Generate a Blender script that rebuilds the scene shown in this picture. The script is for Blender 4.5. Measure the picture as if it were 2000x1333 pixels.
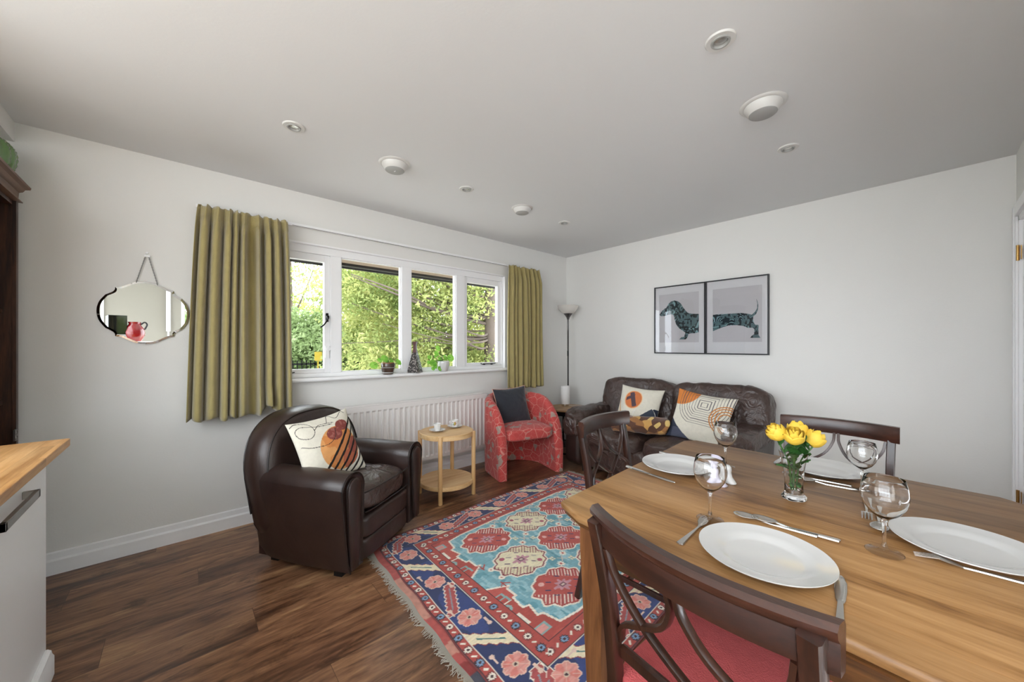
import bpy, bmesh, math, random
import numpy as np
from mathutils import Vector, Matrix, Euler, noise
for o in list(bpy.data.objects): bpy.data.objects.remove(o)
random.seed(7); RNG = np.random.default_rng(7)
scene = bpy.context.scene
COL = scene.collection
R = math.radians
# ---------------------------------------------------------------- camera
cam_d = bpy.data.cameras.new('camera'); cam = bpy.data.objects.new('camera', cam_d); COL.objects.link(cam)
cam.location = (0, 0, 1.237)
cam.rotation_euler = (R(90), 0, R(48.25-90))
cam_d.sensor_width = 36; cam_d.lens = 719.3/2000*36
cam_d.shift_y = (676-666.5)/2000; cam_d.clip_start = .03; cam_d.clip_end = 200
scene.camera = cam
# ---------------------------------------------------------------- light
scene.view_settings.view_transform = 'Standard'; scene.view_settings.look = 'None'
scene.view_settings.gamma = 1; scene.view_settings.use_curve_mapping = False
scene.view_settings.exposure = 0.17
w = bpy.data.worlds.new('sky'); scene.world = w; w.use_nodes = True
bg = w.node_tree.nodes['Background']; bg.inputs[0].default_value = (.85, .925, 1.0, 1); bg.inputs[1].default_value = 7.5
sd = bpy.data.lights.new('sun', 'SUN'); sd.energy = 7; sd.angle = R(3); sd.color = (1, .93, .8)
sun = bpy.data.objects.new('sun', sd); COL.objects.link(sun)
sun.rotation_euler = Vector((-.88, .03, -.48)).to_track_quat('-Z', 'Y').to_euler()
def portal(name, loc, rot, sx, sy):
    d = bpy.data.lights.new(name, 'AREA'); d.shape = 'RECTANGLE'; d.size = sx; d.size_y = sy; d.cycles.is_portal = True
    o = bpy.data.objects.new(name, d); o.location = loc; o.rotation_euler = rot; COL.objects.link(o)
portal('daylight_portal', (1.5, 3.32, 1.5), (R(-90), 0, 0), 2.5, 1.1)          # window
portal('daylight_portal', (-2.95, -.3, 1.1), (0, R(-90), 0), 2.2, 4.4)          # unseen kitchen doors, added to let daylight in
portal('daylight_portal', (.2, -2.75, 1.6), (R(90), 0, 0), .9, 1.1)             # kitchen window
portal('daylight_portal', (1.05, -1.6, 1.2), (0, R(90), 0), 2.0, 1.8)           # unseen window added in the return wall for its light
portal('daylight_portal', (-2.05, .3, 2.45), (0, 0, 0), 1.75, 3.5)             # unseen glass roof, added over the kitchen as a daylight source
portal('daylight_portal', (1.85, -.52, .4), (R(90), 0, 0), 1.6, .68)            # low unseen opening added to brighten ceiling and chair seat
portal('daylight_portal', (-2.1, -2.95, 1.1), (R(90), 0, 0), 1.6, 2.1)  # unseen rear doors, added for their light
# ---------------------------------------------------------------- colour and materials
def s2l(c): return c/12.92 if c <= .04045 else ((c+.055)/1.055)**2.4
def hexc(h): return tuple(s2l(int(h[i:i+2], 16)/255) for i in (0, 2, 4))
def H(h): return (*hexc(h), 1)
def nodes(name):
    m = bpy.data.materials.new(name); m.use_nodes = True
    nt = m.node_tree; return m, nt, nt.nodes['Principled BSDF'], nt.links
def mat(name, col, rough=.5, metal=0, bump=0, bscale=60, spec=.5, coat=0, var=0, vscale=5, coords='Object'):
    m, nt, b, L = nodes(name)
    b.inputs['Base Color'].default_value = H(col) if isinstance(col, str) else (*col, 1)
    b.inputs['Roughness'].default_value = rough; b.inputs['Metallic'].default_value = metal
    b.inputs['Specular IOR Level'].default_value = spec; b.inputs['Coat Weight'].default_value = coat
    tc = nt.nodes.new('ShaderNodeTexCoord')
    if var:
        n = nt.nodes.new('ShaderNodeTexNoise'); n.inputs['Scale'].default_value = vscale; n.inputs['Detail'].default_value = 4
        L.new(tc.outputs[coords], n.inputs['Vector'])
        mx = nt.nodes.new('ShaderNodeMix'); mx.data_type = 'RGBA'; c = b.inputs['Base Color'].default_value
        mx.inputs[6].default_value = tuple(x*(1-var) for x in c[:3])+(1,); mx.inputs[7].default_value = tuple(min(1, x*(1+var)) for x in c[:3])+(1,)
        L.new(n.outputs['Fac'], mx.inputs[0]); L.new(mx.outputs[2], b.inputs['Base Color'])
    if bump:
        n = nt.nodes.new('ShaderNodeTexNoise'); n.inputs['Scale'].default_value = bscale; n.inputs['Detail'].default_value = 5
        L.new(tc.outputs[coords], n.inputs['Vector'])
        bp = nt.nodes.new('ShaderNodeBump'); bp.inputs['Strength'].default_value = bump; bp.inputs['Distance'].default_value = .01
        L.new(n.outputs['Fac'], bp.inputs['Height']); L.new(bp.outputs[0], b.inputs['Normal'])
    return m
def ramp(nt, stops):
    r = nt.nodes.new('ShaderNodeValToRGB'); e = r.color_ramp.elements
    while len(e) < len(stops): e.new(.5)
    for i, (p, c) in enumerate(stops): e[i].position = p; e[i].color = H(c)
    return r
def wood(name, cols, axis='x', scale=1.0, rough=.4, planks=None, coat=0, ring=1.0, bump=.15, an=(1.1, 14), smudge=0):
    """long grain along `axis`; planks=(length, width) adds boards with joints"""
    m, nt, b, L = nodes(name)
    tc = nt.nodes.new('ShaderNodeTexCoord'); mp = nt.nodes.new('ShaderNodeMapping')
    L.new(tc.outputs['Object'], mp.inputs[0])
    p_, q_ = an; st = {'x': (p_, q_, q_), 'y': (q_, p_, q_), 'z': (q_, q_, p_)}[axis]
    mp.inputs['Scale'].default_value = tuple(s*scale for s in st)
    vec = mp.outputs[0]
    if planks:
        sep = nt.nodes.new('ShaderNodeSeparateXYZ'); L.new(tc.outputs['Object'], sep.inputs[0])
        a, c = (0, 1) if axis == 'x' else (1, 0)
        cb = nt.nodes.new('ShaderNodeCombineXYZ')
        rw = nt.nodes.new('ShaderNodeMath'); rw.operation = 'DIVIDE'; rw.inputs[1].default_value = planks[1]; L.new(sep.outputs[c], rw.inputs[0])
        fl = nt.nodes.new('ShaderNodeMath'); fl.operation = 'FLOOR'; L.new(rw.outputs[0], fl.inputs[0])
        sh = nt.nodes.new('ShaderNodeMath'); sh.operation = 'MULTIPLY_ADD'; sh.inputs[1].default_value = planks[0]*.381; L.new(fl.outputs[0], sh.inputs[0]); L.new(sep.outputs[a], sh.inputs[2]); L.new(sh.outputs[0], cb.inputs[0]); L.new(sep.outputs[c], cb.inputs[1])
        br = nt.nodes.new('ShaderNodeTexBrick'); L.new(cb.outputs[0], br.inputs['Vector'])
        br.inputs['Scale'].default_value = 1; br.inputs['Brick Width'].default_value = planks[0]; br.inputs['Row Height'].default_value = planks[1]
        br.inputs['Mortar Size'].default_value = planks[2]; br.inputs['Mortar Smooth'].default_value = .3; br.offset = 0
        br.inputs['Color1'].default_value = (0, 0, 0, 1); br.inputs['Color2'].default_value = (1, 1, 1, 1); br.inputs['Mortar'].default_value = (.5, .5, .5, 1)
        va = nt.nodes.new('ShaderNodeVectorMath'); va.operation = 'MULTIPLY_ADD'
        L.new(br.outputs['Color'], va.inputs[0]); va.inputs[1].default_value = (7.3, 5.1, 3.7); L.new(mp.outputs[0], va.inputs[2])
        vec = va.outputs[0]
    n1 = nt.nodes.new('ShaderNodeTexNoise'); n1.inputs['Scale'].default_value = 1.0*ring; n1.inputs['Detail'].default_value = 6
    n1.inputs['Roughness'].default_value = .62; n1.inputs['Distortion'].default_value = .9
    L.new(vec, n1.inputs['Vector'])
    n2 = nt.nodes.new('ShaderNodeTexNoise'); n2.inputs['Scale'].default_value = 9; n2.inputs['Detail'].default_value = 3
    L.new(vec, n2.inputs['Vector'])
    ad = nt.nodes.new('ShaderNodeMath'); ad.operation = 'MULTIPLY_ADD'; L.new(n2.outputs['Fac'], ad.inputs[0]); ad.inputs[1].default_value = .28
    L.new(n1.outputs['Fac'], ad.inputs[2])
    sb = nt.nodes.new('ShaderNodeMath'); sb.operation = 'SUBTRACT'; L.new(ad.outputs[0], sb.inputs[0]); sb.inputs[1].default_value = .14
    k = len(cols); r = ramp(nt, [(.3+.4*i/(k-1), c) for i, c in enumerate(cols)]); L.new(sb.outputs[0], r.inputs[0])
    out = r.outputs[0]
    if smudge:
        mp2 = nt.nodes.new('ShaderNodeMapping'); L.new(tc.outputs['Object'], mp2.inputs[0]); mp2.inputs['Scale'].default_value = (2.2, 7, 7) if axis == 'x' else (7, 2.2, 7)
        n3 = nt.nodes.new('ShaderNodeTexNoise'); n3.inputs['Scale'].default_value = 1.3; n3.inputs['Detail'].default_value = 7; n3.inputs['Roughness'].default_value = .7; n3.inputs['Distortion'].default_value = 1.5; L.new(mp2.outputs[0], n3.inputs['Vector'])
        r3 = ramp(nt, [(.52, 'ffffff'), (.68, '7a6a60')]); L.new(n3.outputs['Fac'], r3.inputs[0])
        m3 = nt.nodes.new('ShaderNodeMix'); m3.data_type = 'RGBA'; m3.blend_type = 'MULTIPLY'; m3.inputs[0].default_value = smudge; L.new(out, m3.inputs[6]); L.new(r3.outputs[0], m3.inputs[7]); out = m3.outputs[2]
    if planks:
        mx = nt.nodes.new('ShaderNodeMix'); mx.data_type = 'RGBA'; mx.blend_type = 'MULTIPLY'; mx.inputs[0].default_value = 1
        mr = nt.nodes.new('ShaderNodeMapRange'); mr.inputs[3].default_value = .82; mr.inputs[4].default_value = 1.14
        L.new(br.outputs['Color'], mr.inputs[0])
        L.new(out, mx.inputs[6]); L.new(mr.outputs[0], mx.inputs[7])
        m2 = nt.nodes.new('ShaderNodeMix'); m2.data_type = 'RGBA'; L.new(br.outputs['Fac'], m2.inputs[0]); L.new(mx.outputs[2], m2.inputs[6])
        m2.inputs[7].default_value = H('2e1c12') if planks[3] == 'dark' else H(planks[3]); out = m2.outputs[2]
    L.new(out, b.inputs['Base Color'])
    b.inputs['Roughness'].default_value = rough; b.inputs['Coat Weight'].default_value = coat; b.inputs['Coat Roughness'].default_value = .25
    bp = nt.nodes.new('ShaderNodeBump'); bp.inputs['Strength'].default_value = bump; bp.inputs['Distance'].default_value = .004
    L.new(sb.outputs[0], bp.inputs['Height']); L.new(bp.outputs[0], b.inputs['Normal'])
    return m
def vcol(name, rough=.9, bump=.3, bscale=300, sheen=0, spec=.3):
    m, nt, b, L = nodes(name)
    a = nt.nodes.new('ShaderNodeAttribute'); a.attribute_name = 'Col'; L.new(a.outputs['Color'], b.inputs['Base Color'])
    b.inputs['Roughness'].default_value = rough; b.inputs['Sheen Weight'].default_value = sheen; b.inputs['Specular IOR Level'].default_value = spec
    if bump:
        tc = nt.nodes.new('ShaderNodeTexCoord'); n = nt.nodes.new('ShaderNodeTexNoise'); n.inputs['Scale'].default_value = bscale
        L.new(tc.outputs['Object'], n.inputs['Vector'])
        bp = nt.nodes.new('ShaderNodeBump'); bp.inputs['Strength'].default_value = bump; bp.inputs['Distance'].default_value = .004
        L.new(n.outputs['Fac'], bp.inputs['Height']); L.new(bp.outputs[0], b.inputs['Normal'])
    return m
def glass(name, col=(1, 1, 1), rough=0, ior=1.45):
    m, nt, b, L = nodes(name)
    b.inputs['Base Color'].default_value = (*col, 1); b.inputs['Transmission Weight'].default_value = 1
    b.inputs['Roughness'].default_value = rough; b.inputs['IOR'].default_value = ior
    return m
def leather(name, c, c2, rough=.38, wr=.25, ws=9):
    m, nt, b, L = nodes(name)
    tc = nt.nodes.new('ShaderNodeTexCoord')
    n = nt.nodes.new('ShaderNodeTexNoise'); n.inputs['Scale'].default_value = 6; n.inputs['Detail'].default_value = 5; L.new(tc.outputs['Object'], n.inputs[0])
    r = ramp(nt, [(.3, c), (.7, c2)]); L.new(n.outputs[0], r.inputs[0]); L.new(r.outputs[0], b.inputs['Base Color'])
    b.inputs['Roughness'].default_value = rough; b.inputs['Specular IOR Level'].default_value = .6
    v = nt.nodes.new('ShaderNodeTexVoronoi'); v.inputs['Scale'].default_value = 260; L.new(tc.outputs['Object'], v.inputs[0])
    n2 = nt.nodes.new('ShaderNodeTexNoise'); n2.inputs['Scale'].default_value = ws; n2.inputs['Detail'].default_value = 3; n2.inputs['Distortion'].default_value = 1.3; L.new(tc.outputs['Object'], n2.inputs[0])
    b1 = nt.nodes.new('ShaderNodeBump'); b1.inputs['Strength'].default_value = .12; b1.inputs['Distance'].default_value = .002; L.new(v.outputs['Distance'], b1.inputs['Height'])
    b2 = nt.nodes.new('ShaderNodeBump'); b2.inputs['Strength'].default_value = wr; b2.inputs['Distance'].default_value = .03; L.new(n2.outputs[0], b2.inputs['Height'])
    L.new(b1.outputs[0], b2.inputs['Normal']); L.new(b2.outputs[0], b.inputs['Normal'])
    return m
M = {}
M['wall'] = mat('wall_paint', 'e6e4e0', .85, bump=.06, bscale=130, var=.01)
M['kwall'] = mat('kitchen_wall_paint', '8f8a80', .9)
M['bounce_floor'] = mat('pale_bounce_floor', 'd6d3cc', .5)  # kept pale to bounce light up to the ceiling, out of view
M['ceil'] = mat('ceiling_paint', 'dfdfdf', .9, bump=.04, bscale=90)
M['white'] = mat('white_gloss_paint', 'f3f2f2', .35, bump=.03, bscale=40)
M['radwhite'] = mat('radiator_enamel', 'e9e4e1', .4)
M['floor'] = wood('laminate_floor', ['442c1e', '5f3f2c', '7e583f', '986f50', 'b08a62'], 'x', .8, .30, planks=(1.28, .192, .0009, '4a3323'), ring=.8, bump=.12, an=(1.7, 11), smudge=.8)
M['oak'] = wood('oak_tabletop', ['694728', '896137', '9b7246', 'a57c4f', 'af875a'], 'y', 1.3, .40, planks=(5, .165, .0006, '9b6c3c'), ring=.8, bump=.1)
M['oakleg'] = wood('oak_leg', ['4a2a15', '603a1f', '714728', '825532'], 'z', 1.6, .4, ring=.8)
M['oakdark'] = wood('oak_moulding', ['33200f', '4a2e17', '63401f', '7a5029'], 'y', 1.4, .38, ring=.8)
M['mahog'] = wood('mahogany', ['1a0e0a', '28160f', '361d14', '43261b'], 'z', 1.6, .3, ring=.7, coat=.35)
M['mahogrim'] = wood('mahogany_banding', ['21120d', '351c13', '46271b'], 'x', 1.6, .3, ring=.7, coat=.3)
M['birch'] = wood('birch_veneer', ['c79a66', 'd8ae79', 'e3bf8c', 'eacb9c'], 'x', 1.6, .45, ring=.5, bump=.05)
M['birchleg'] = wood('birch_leg', ['c79a66', 'd8ae79', 'e3bf8c'], 'z', 1.6, .45, ring=.5, bump=.05)
M['block'] = wood('beech_block_worktop', ['a06f3e', 'bd8c55', 'cf9f68', 'd9ae78'], 'y', 1.4, .42, planks=(.6, .042, .0005, '9a6b3e'), ring=.5, bump=.05)
M['darkwood'] = wood('dark_oak_cabinet', ['1c0f0a', '2f1a11', '472a1b', '5a3826'], 'z', 1.3, .4, ring=.8)
M['cornice'] = wood('cornice_wood', ['4b3426', '6a4c3a', '7e5f4b'], 'y', 1.3, .45, ring=.8)
M['tabletan'] = wood('tan_tabletop', ['9a7752', 'b08c63', 'c3a077'], 'x', 1.2, .45, ring=.6)
M['leather'] = leather('brown_club_leather', '281a17', '34241e', .36, .12, 5)
M['leatherS'] = leather('brown_sofa_leather', '3c2d28', '4d3b35', .36, .7, 11)
M['piping'] = mat('leather_piping', '1d1310', .4)
M['black'] = mat('black_plastic', '151515', .4)
M['blackmetal'] = mat('black_metal', '1a1a1c', .35, metal=.6)
M['steel'] = mat('polished_steel', 'd6d4d0', .24, metal=1)
M['brushed'] = mat('brushed_steel', '8f8c88', .32, metal=1)
M['brass'] = mat('brass', 'b8935a', .25, metal=1)
M['greymetal'] = mat('grey_metal', '6d6a69', .4, metal=.8)
M['china'] = mat('white_china', 'd6d5d3', .12, coat=.4)
M['plastic'] = mat('white_plastic', 'd5d3cf', .4)
M['plasticgrey'] = mat('grey_plastic', 'a6a5a2', .5)
M['glass'] = glass('clear_glass', (1, 1, 1), 0, 1.45)
M['pane'] = glass('window_pane', (1, 1, 1), 0, 1.02)
M['redseat'] = mat('red_moquette', 'cb5a5b', .95, bump=.5, bscale=260, var=.14, vscale=30)
M['curtain'] = mat('olive_velvet', 'a1925e', .9, bump=.35, bscale=220, var=.13, vscale=14)
M['curtain'].node_tree.nodes['Principled BSDF'].inputs['Sheen Weight'].default_value = .5
M['mirror'] = mat('mirror_silver', 'eef0ee', .0, metal=1)
M['lining'] = mat('curtain_lining', 'b9ab83', .9)
M['fabric'] = vcol('printed_cotton', .9, .25, 240)
M['rug'] = vcol('wool_rug', .95, .6, 500, sheen=.2)
M['print'] = vcol('paper_print', .6, 0)
M['fringe'] = mat('rug_fringe', 'b9b2a6', .95)
M['navy'] = mat('navy_velvet', '20242e', .75, bump=.5, bscale=30, var=.3, vscale=12)
M['navy'].node_tree.nodes['Principled BSDF'].inputs['Sheen Weight'].default_value = .35
M['peach'] = mat('peach_piping', 'd9a592', .8)
M['shade'] = mat('white_lampshade', 'efecea', .6)
M['alabaster'] = mat('glass_lampshade', 'dcd8d0', .35)
M['rose'] = mat('yellow_petals', 'e9c244', .6, var=.12, vscale=30)
M['stem'] = mat('green_stem', '3c6b25', .5)
M['leaf'] = mat('rose_leaf', '2f5a26', .45, var=.25, vscale=40)
M['soil'] = mat('soil', '3a2a1e', 1)
M['terracotta'] = mat('brown_glazed_pot', '4b3a30', .25, var=.2, vscale=8, coat=.4)
M['orangeglaze'] = mat('orange_glaze', '9a5f38', .3)
M['bark'] = mat('bark', '5a4f46', .95, bump=.5, bscale=20, var=.25, vscale=6)
M['greenglass'] = mat('green_ribbed_glass', '5c7a48', .15, coat=.5, var=.1)
M['redglaze'] = mat('red_glaze', '7c0d13', .15, coat=.6)
M['mat_board'] = mat('picture_mount', 'e2e0e2', .8)
M['frameblack'] = mat('black_frame', '17151b', .4)
M['picglass'] = glass('picture_glass', (1, 1, 1), 0, 1.35)
M['soffit'] = mat('eave_boards', '7a6a5a', .8, var=.1)
M['fascia'] = mat('fascia_dark', '2e2c2a', .6)
M['bounce_paving'] = mat('pale_bounce_paving', 'cdc8bf', .9, var=.1)  # pale so that unseen ground throws daylight indoors
M['grass'] = mat('lawn', '4d6128', 1, bump=.5, bscale=30, var=.3, vscale=3)
M['path'] = mat('garden_path', '8a7a6a', 1, var=.15)
M['yellow'] = mat('yellow_sign', 'a08a2c', .5)
M['caseblack'] = mat('gloss_black', '0c0e10', .03, coat=1)
M['tiles'] = mat('pale_tiles', 'd3d6d6', .3)
M['napkin'] = mat('lilac_ceramic', 'd3cfe0', .3)
# leaves: diffuse + translucent
def foliage_mat(name, stops, sc=1.2):
    m, nt, b, L = nodes(name)
    g = nt.nodes.new('ShaderNodeNewGeometry'); n = nt.nodes.new('ShaderNodeTexNoise'); n.inputs['Scale'].default_value = sc; n.inputs['Detail'].default_value = 8; n.inputs['Roughness'].default_value = .75
    def dk(h, k=1.0): return ''.join('%02x' % int(int(h[i:i+2], 16)*k) for i in (0, 2, 4))
    stops = [(p_, dk(h_)) for p_, h_ in stops]
    L.new(g.outputs['Position'], n.inputs['Vector']); r = ramp(nt, stops); L.new(n.outputs[0], r.inputs[0])
    d = nt.nodes.new('ShaderNodeBsdfDiffuse'); t = nt.nodes.new('ShaderNodeBsdfTranslucent'); mx = nt.nodes.new('ShaderNodeMixShader'); mx.inputs[0].default_value = .5
    L.new(r.outputs[0], d.inputs[0]); L.new(r.outputs[0], t.inputs[0]); L.new(d.outputs[0], mx.inputs[1]); L.new(t.outputs[0], mx.inputs[2])
    L.new(mx.outputs[0], nt.nodes['Material Output'].inputs[0]); return m
M['fol_bright'] = foliage_mat('bright_green_leaves', [(.3, '5e7048'), (.5, '93a572'), (.7, 'bcc99c')], 2)
M['fol_yellow'] = foliage_mat('yellow_green_leaves', [(.3, '5f713a'), (.45, '9ba65c'), (.6, 'c6c684'), (.75, 'd0c096')], 2.2)
M['fol_conifer'] = foliage_mat('conifer_leaves', [(.3, '4a5e36'), (.45, '87955a'), (.6, 'bbbc7c'), (.75, 'ceb892')], 2.2)
M['fol_dark'] = foliage_mat('dark_green_leaves', [(.3, '23401f'), (.5, '4d7539'), (.7, '86a962')], 2.2)
M['pileaf'] = foliage_mat('round_plant_leaf', [(.35, '5f9c38'), (.65, '9ccb5c')], 12)
# red tub-chair cloth: scattered outlined blossoms with grey gaps
def tubcloth():
    m, nt, b, L = nodes('red_floral_upholstery')
    tc = nt.nodes.new('ShaderNodeTexCoord')
    v = nt.nodes.new('ShaderNodeTexVoronoi'); v.feature = 'F1'; v.inputs['Scale'].default_value = 21; L.new(tc.outputs['Object'], v.inputs[0])
    e = nt.nodes.new('ShaderNodeTexVoronoi'); e.feature = 'DISTANCE_TO_EDGE'; e.inputs['Scale'].default_value = 10; L.new(tc.outputs['Object'], e.inputs[0])
    e2 = nt.nodes.new('ShaderNodeTexVoronoi'); e2.feature = 'DISTANCE_TO_EDGE'; e2.inputs['Scale'].default_value = 21; L.new(tc.outputs['Object'], e2.inputs[0])
    r1 = ramp(nt, [(.0, 'ffffff'), (.035, '000000')]); L.new(e.outputs[0], r1.inputs[0])
    r2 = ramp(nt, [(.0, 'ffffff'), (.022, '000000')]); L.new(e2.outputs[0], r2.inputs[0])
    mxl = nt.nodes.new('ShaderNodeMath'); mxl.operation = 'MAXIMUM'; L.new(r1.outputs[0], mxl.inputs[0])
    hf = nt.nodes.new('ShaderNodeMath'); hf.operation = 'MULTIPLY'; hf.inputs[1].default_value = .5; L.new(r2.outputs[0], hf.inputs[0]); L.new(hf.outputs[0], mxl.inputs[1])
    gr = nt.nodes.new('ShaderNodeMath'); gr.operation = 'GREATER_THAN'; gr.inputs[1].default_value = .9
    sp = nt.nodes.new('ShaderNodeSeparateColor'); L.new(v.outputs['Color'], sp.inputs[0]); L.new(sp.outputs[0], gr.inputs[0])
    c1 = nt.nodes.new('ShaderNodeTexVoronoi'); c1.inputs['Scale'].default_value = 10; L.new(tc.outputs['Object'], c1.inputs[0])
    g2 = gr
    base = nt.nodes.new('ShaderNodeMix'); base.data_type = 'RGBA'; base.inputs[6].default_value = H('c04743'); base.inputs[7].default_value = H('a08a80'); L.new(g2.outputs[0], base.inputs[0])
    ln = nt.nodes.new('ShaderNodeMix'); ln.data_type = 'RGBA'; ln.inputs[7].default_value = H('e2b7a8'); L.new(base.outputs[2], ln.inputs[6])
    sc = nt.nodes.new('ShaderNodeMath'); sc.operation = 'MULTIPLY'; sc.inputs[1].default_value = .6; L.new(mxl.outputs[0], sc.inputs[0]); L.new(sc.outputs[0], ln.inputs[0])
    L.new(ln.outputs[2], b.inputs['Base Color']); b.inputs['Roughness'].default_value = .85; b.inputs['Sheen Weight'].default_value = .2
    return m
M['tub'] = tubcloth()
# ---------------------------------------------------------------- mesh helpers
class G:
    def __init__(s): s.v = []; s.f = []
    def add(s, vs, fs, mx=None):
        o = len(s.v)
        if mx is not None: vs = [tuple(mx @ Vector(p)) for p in vs]
        s.v += [tuple(p) for p in vs]; s.f += [tuple(i+o for i in f) for f in fs]; return s
    def box(s, cx, cy, cz, sx, sy, sz, rz=0, top=1.0, mx=None):
        a, b, c = sx/2, sy/2, sz/2; co, si = math.cos(rz), math.sin(rz); vs = []
        for z in (-c, c):
            k = top if z > 0 else 1
            for x, y in ((-a, -b), (a, -b), (a, b), (-a, b)):
                x *= k; y *= k; vs.append((cx+x*co-y*si, cy+x*si+y*co, cz+z))
        return s.add(vs, [(3, 2, 1, 0), (4, 5, 6, 7), (0, 1, 5, 4), (1, 2, 6, 5), (2, 3, 7, 6), (3, 0, 4, 7)], mx)
    def bb(s, x0, x1, y0, y1, z0, z1, mx=None): return s.box((x0+x1)/2, (y0+y1)/2, (z0+z1)/2, x1-x0, y1-y0, z1-z0, mx=mx)
    def rings(s, rings, cap=True, closed=False, mx=None):
        n = len(rings[0]); vs = [p for r in rings for p in r]; fs = []
        m = len(rings)
        for i in range(m if closed else m-1):
            a, b = i*n, ((i+1) % m)*n
            for j in range(n): fs.append((a+j, a+(j+1) % n, b+(j+1) % n, b+j))
        if cap and not closed: fs.append(tuple(reversed(range(n)))); fs.append(tuple(range((m-1)*n, m*n)))
        return s.add(vs, fs, mx)
    def lathe(s, prof, n=32, c=(0, 0, 0), mx=None, cap=False):
        rs = [[(c[0]+r*math.cos(2*math.pi*j/n), c[1]+r*math.sin(2*math.pi*j/n), c[2]+z) for j in range(n)] for r, z in prof]
        return s.rings(rs, cap, mx=mx)
    def tube(s, pts, r, n=8, mx=None, closed=False, cap=True, oval=None, up=None):
        P = [Vector(p) for p in pts]; m = len(P); rs = []
        rr = r if isinstance(r, (list, tuple)) else [r]*m
        pu = Vector(up) if up else None
        for i in range(m):
            if closed: t = (P[(i+1) % m]-P[i-1]).normalized()
            else: t = (P[min(i+1, m-1)]-P[max(i-1, 0)]).normalized()
            if pu is None: pu = t.orthogonal()
            a = (Vector(up) if up else pu); a = (a-t*a.dot(t)).normalized(); pu = a; b = t.cross(a)
            ring = []
            if oval:
                hw, hh = oval[0]/2*rr[i], oval[1]/2*rr[i]
                for x, y in ((-1, -.7), (-.8, -1), (.8, -1), (1, -.7), (1, .7), (.8, 1), (-.8, 1), (-1, .7)): ring.append(P[i]+b*x*hw+a*y*hh)
            else:
                for j in range(n):
                    q = 2*math.pi*j/n; ring.append(P[i]+(a*math.cos(q)+b*math.sin(q))*rr[i])
            rs.append([tuple(p) for p in ring])
        return s.rings(rs, cap, closed, mx)
    def prism(s, poly, z0, z1, mx=None):
        n = len(poly); vs = [(x, y, z0) for x, y in poly]+[(x, y, z1) for x, y in poly]
        fs = [tuple(reversed(range(n))), tuple(range(n, 2*n))]+[(i, (i+1) % n, n+(i+1) % n, n+i) for i in range(n)]
        return s.add(vs, fs, mx)
    def surf(s, fn, nu, nv, cu=False, cv=False, mx=None):
        vs = [fn(i/(nu if cu else nu-1), j/(nv if cv else nv-1)) for i in range(nu) for j in range(nv)]; fs = []
        for i in range(nu if cu else nu-1):
            for j in range(nv if cv else nv-1):
                a, b = i, (i+1) % nu; c, d = j, (j+1) % nv
                fs.append((a*nv+c, b*nv+c, b*nv+d, a*nv+d))
        return s.add(vs, fs, mx)
    def puff(s, c, size, p=5, n=14, amp=0, seed=0, fr=6, mx=None, crown=0):
        """cushion-like rounded block"""
        o = len(s.v); idx = {}; vs = []; fs = []
        def vert(q):
            k = tuple(round(x, 5) for x in q)
            if k in idx: return idx[k]
            v = Vector(q); L = (abs(v.x)**p+abs(v.y)**p+abs(v.z)**p)**(1/p); v = v/L
            w_ = Vector((v.x*size[0]/2, v.y*size[1]/2, v.z*size[2]/2))
            if crown and v.z > 0: w_.z += crown*(1-v.x**2)*(1-v.y**2)
            if amp:
                d = noise.fractal(Vector((w_.x*fr+seed, w_.y*fr+seed*2, w_.z*fr)), .9, 2, 3)*amp
                nn = Vector((v.x**3/size[0], v.y**3/size[1], v.z**3/size[2])).normalized(); w_ += nn*d
            idx[k] = len(vs); vs.append((c[0]+w_.x, c[1]+w_.y, c[2]+w_.z)); return idx[k]
        for ax in range(3):
            for sg in (-1, 1):
                for i in range(n):
                    for j in range(n):
                        q = []
                        for (a, b) in ((i, j), (i+1, j), (i+1, j+1), (i, j+1)):
                            t = [0, 0, 0]; t[ax] = sg; t[(ax+1) % 3] = -1+2*a/n; t[(ax+2) % 3] = (-1+2*b/n); q.append(vert(t))
                        fs.append(tuple(q) if sg > 0 else tuple(reversed(q)))
        return s.add(vs, fs, mx)
    def build(s, name, m, parent=None, ang=40, bevel=0, sub=0, flat=False, loc=None):
        me = bpy.data.meshes.new(name); me.from_pydata(s.v, [], s.f); me.validate(); me.update()
        bm = bmesh.new(); bm.from_mesh(me); bmesh.ops.recalc_face_normals(bm, faces=bm.faces); bm.to_mesh(me); bm.free()
        if not flat:
            me.polygons.foreach_set('use_smooth', [True]*len(me.polygons)); me.set_sharp_from_angle(angle=R(ang))
        o = bpy.data.objects.new(name, me); me.materials.append(m); COL.objects.link(o)
        if parent: o.parent = parent
        if bevel:
            b = o.modifiers.new('bevel', 'BEVEL'); b.width = bevel; b.segments = 2; b.limit_method = 'ANGLE'; b.angle_limit = R(35); b.harden_normals = False
        if sub:
            q = o.modifiers.new('subd', 'SUBSURF'); q.levels = sub; q.render_levels = sub
        return o
def tag(o, label, cat, group=None, kind=None):
    o['label'] = label; o['category'] = cat
    if group: o['group'] = group
    if kind: o['kind'] = kind
    return o
def thing(name, label, cat, loc=(0, 0, 0), rz=0, group=None):
    o = bpy.data.objects.new(name, None); COL.objects.link(o); o.empty_display_size = .1
    o.location = loc; o.rotation_euler = (0, 0, rz); tag(o, label, cat, group); return o
def struct(o): o['kind'] = 'structure'; return o
def kids(o): return [c for c in bpy.data.objects if c.parent == o]
def dup(root, loc, rz, label=None, sc=None):
    r = root.copy(); COL.objects.link(r); r.location = loc; r.rotation_euler = (0, 0, rz)
    if label: r['label'] = label
    for ch in kids(root):
        c = ch.copy(); COL.objects.link(c); c.parent = r
        for g in kids(ch):
            d = g.copy(); COL.objects.link(d); d.parent = c
    return r
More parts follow.
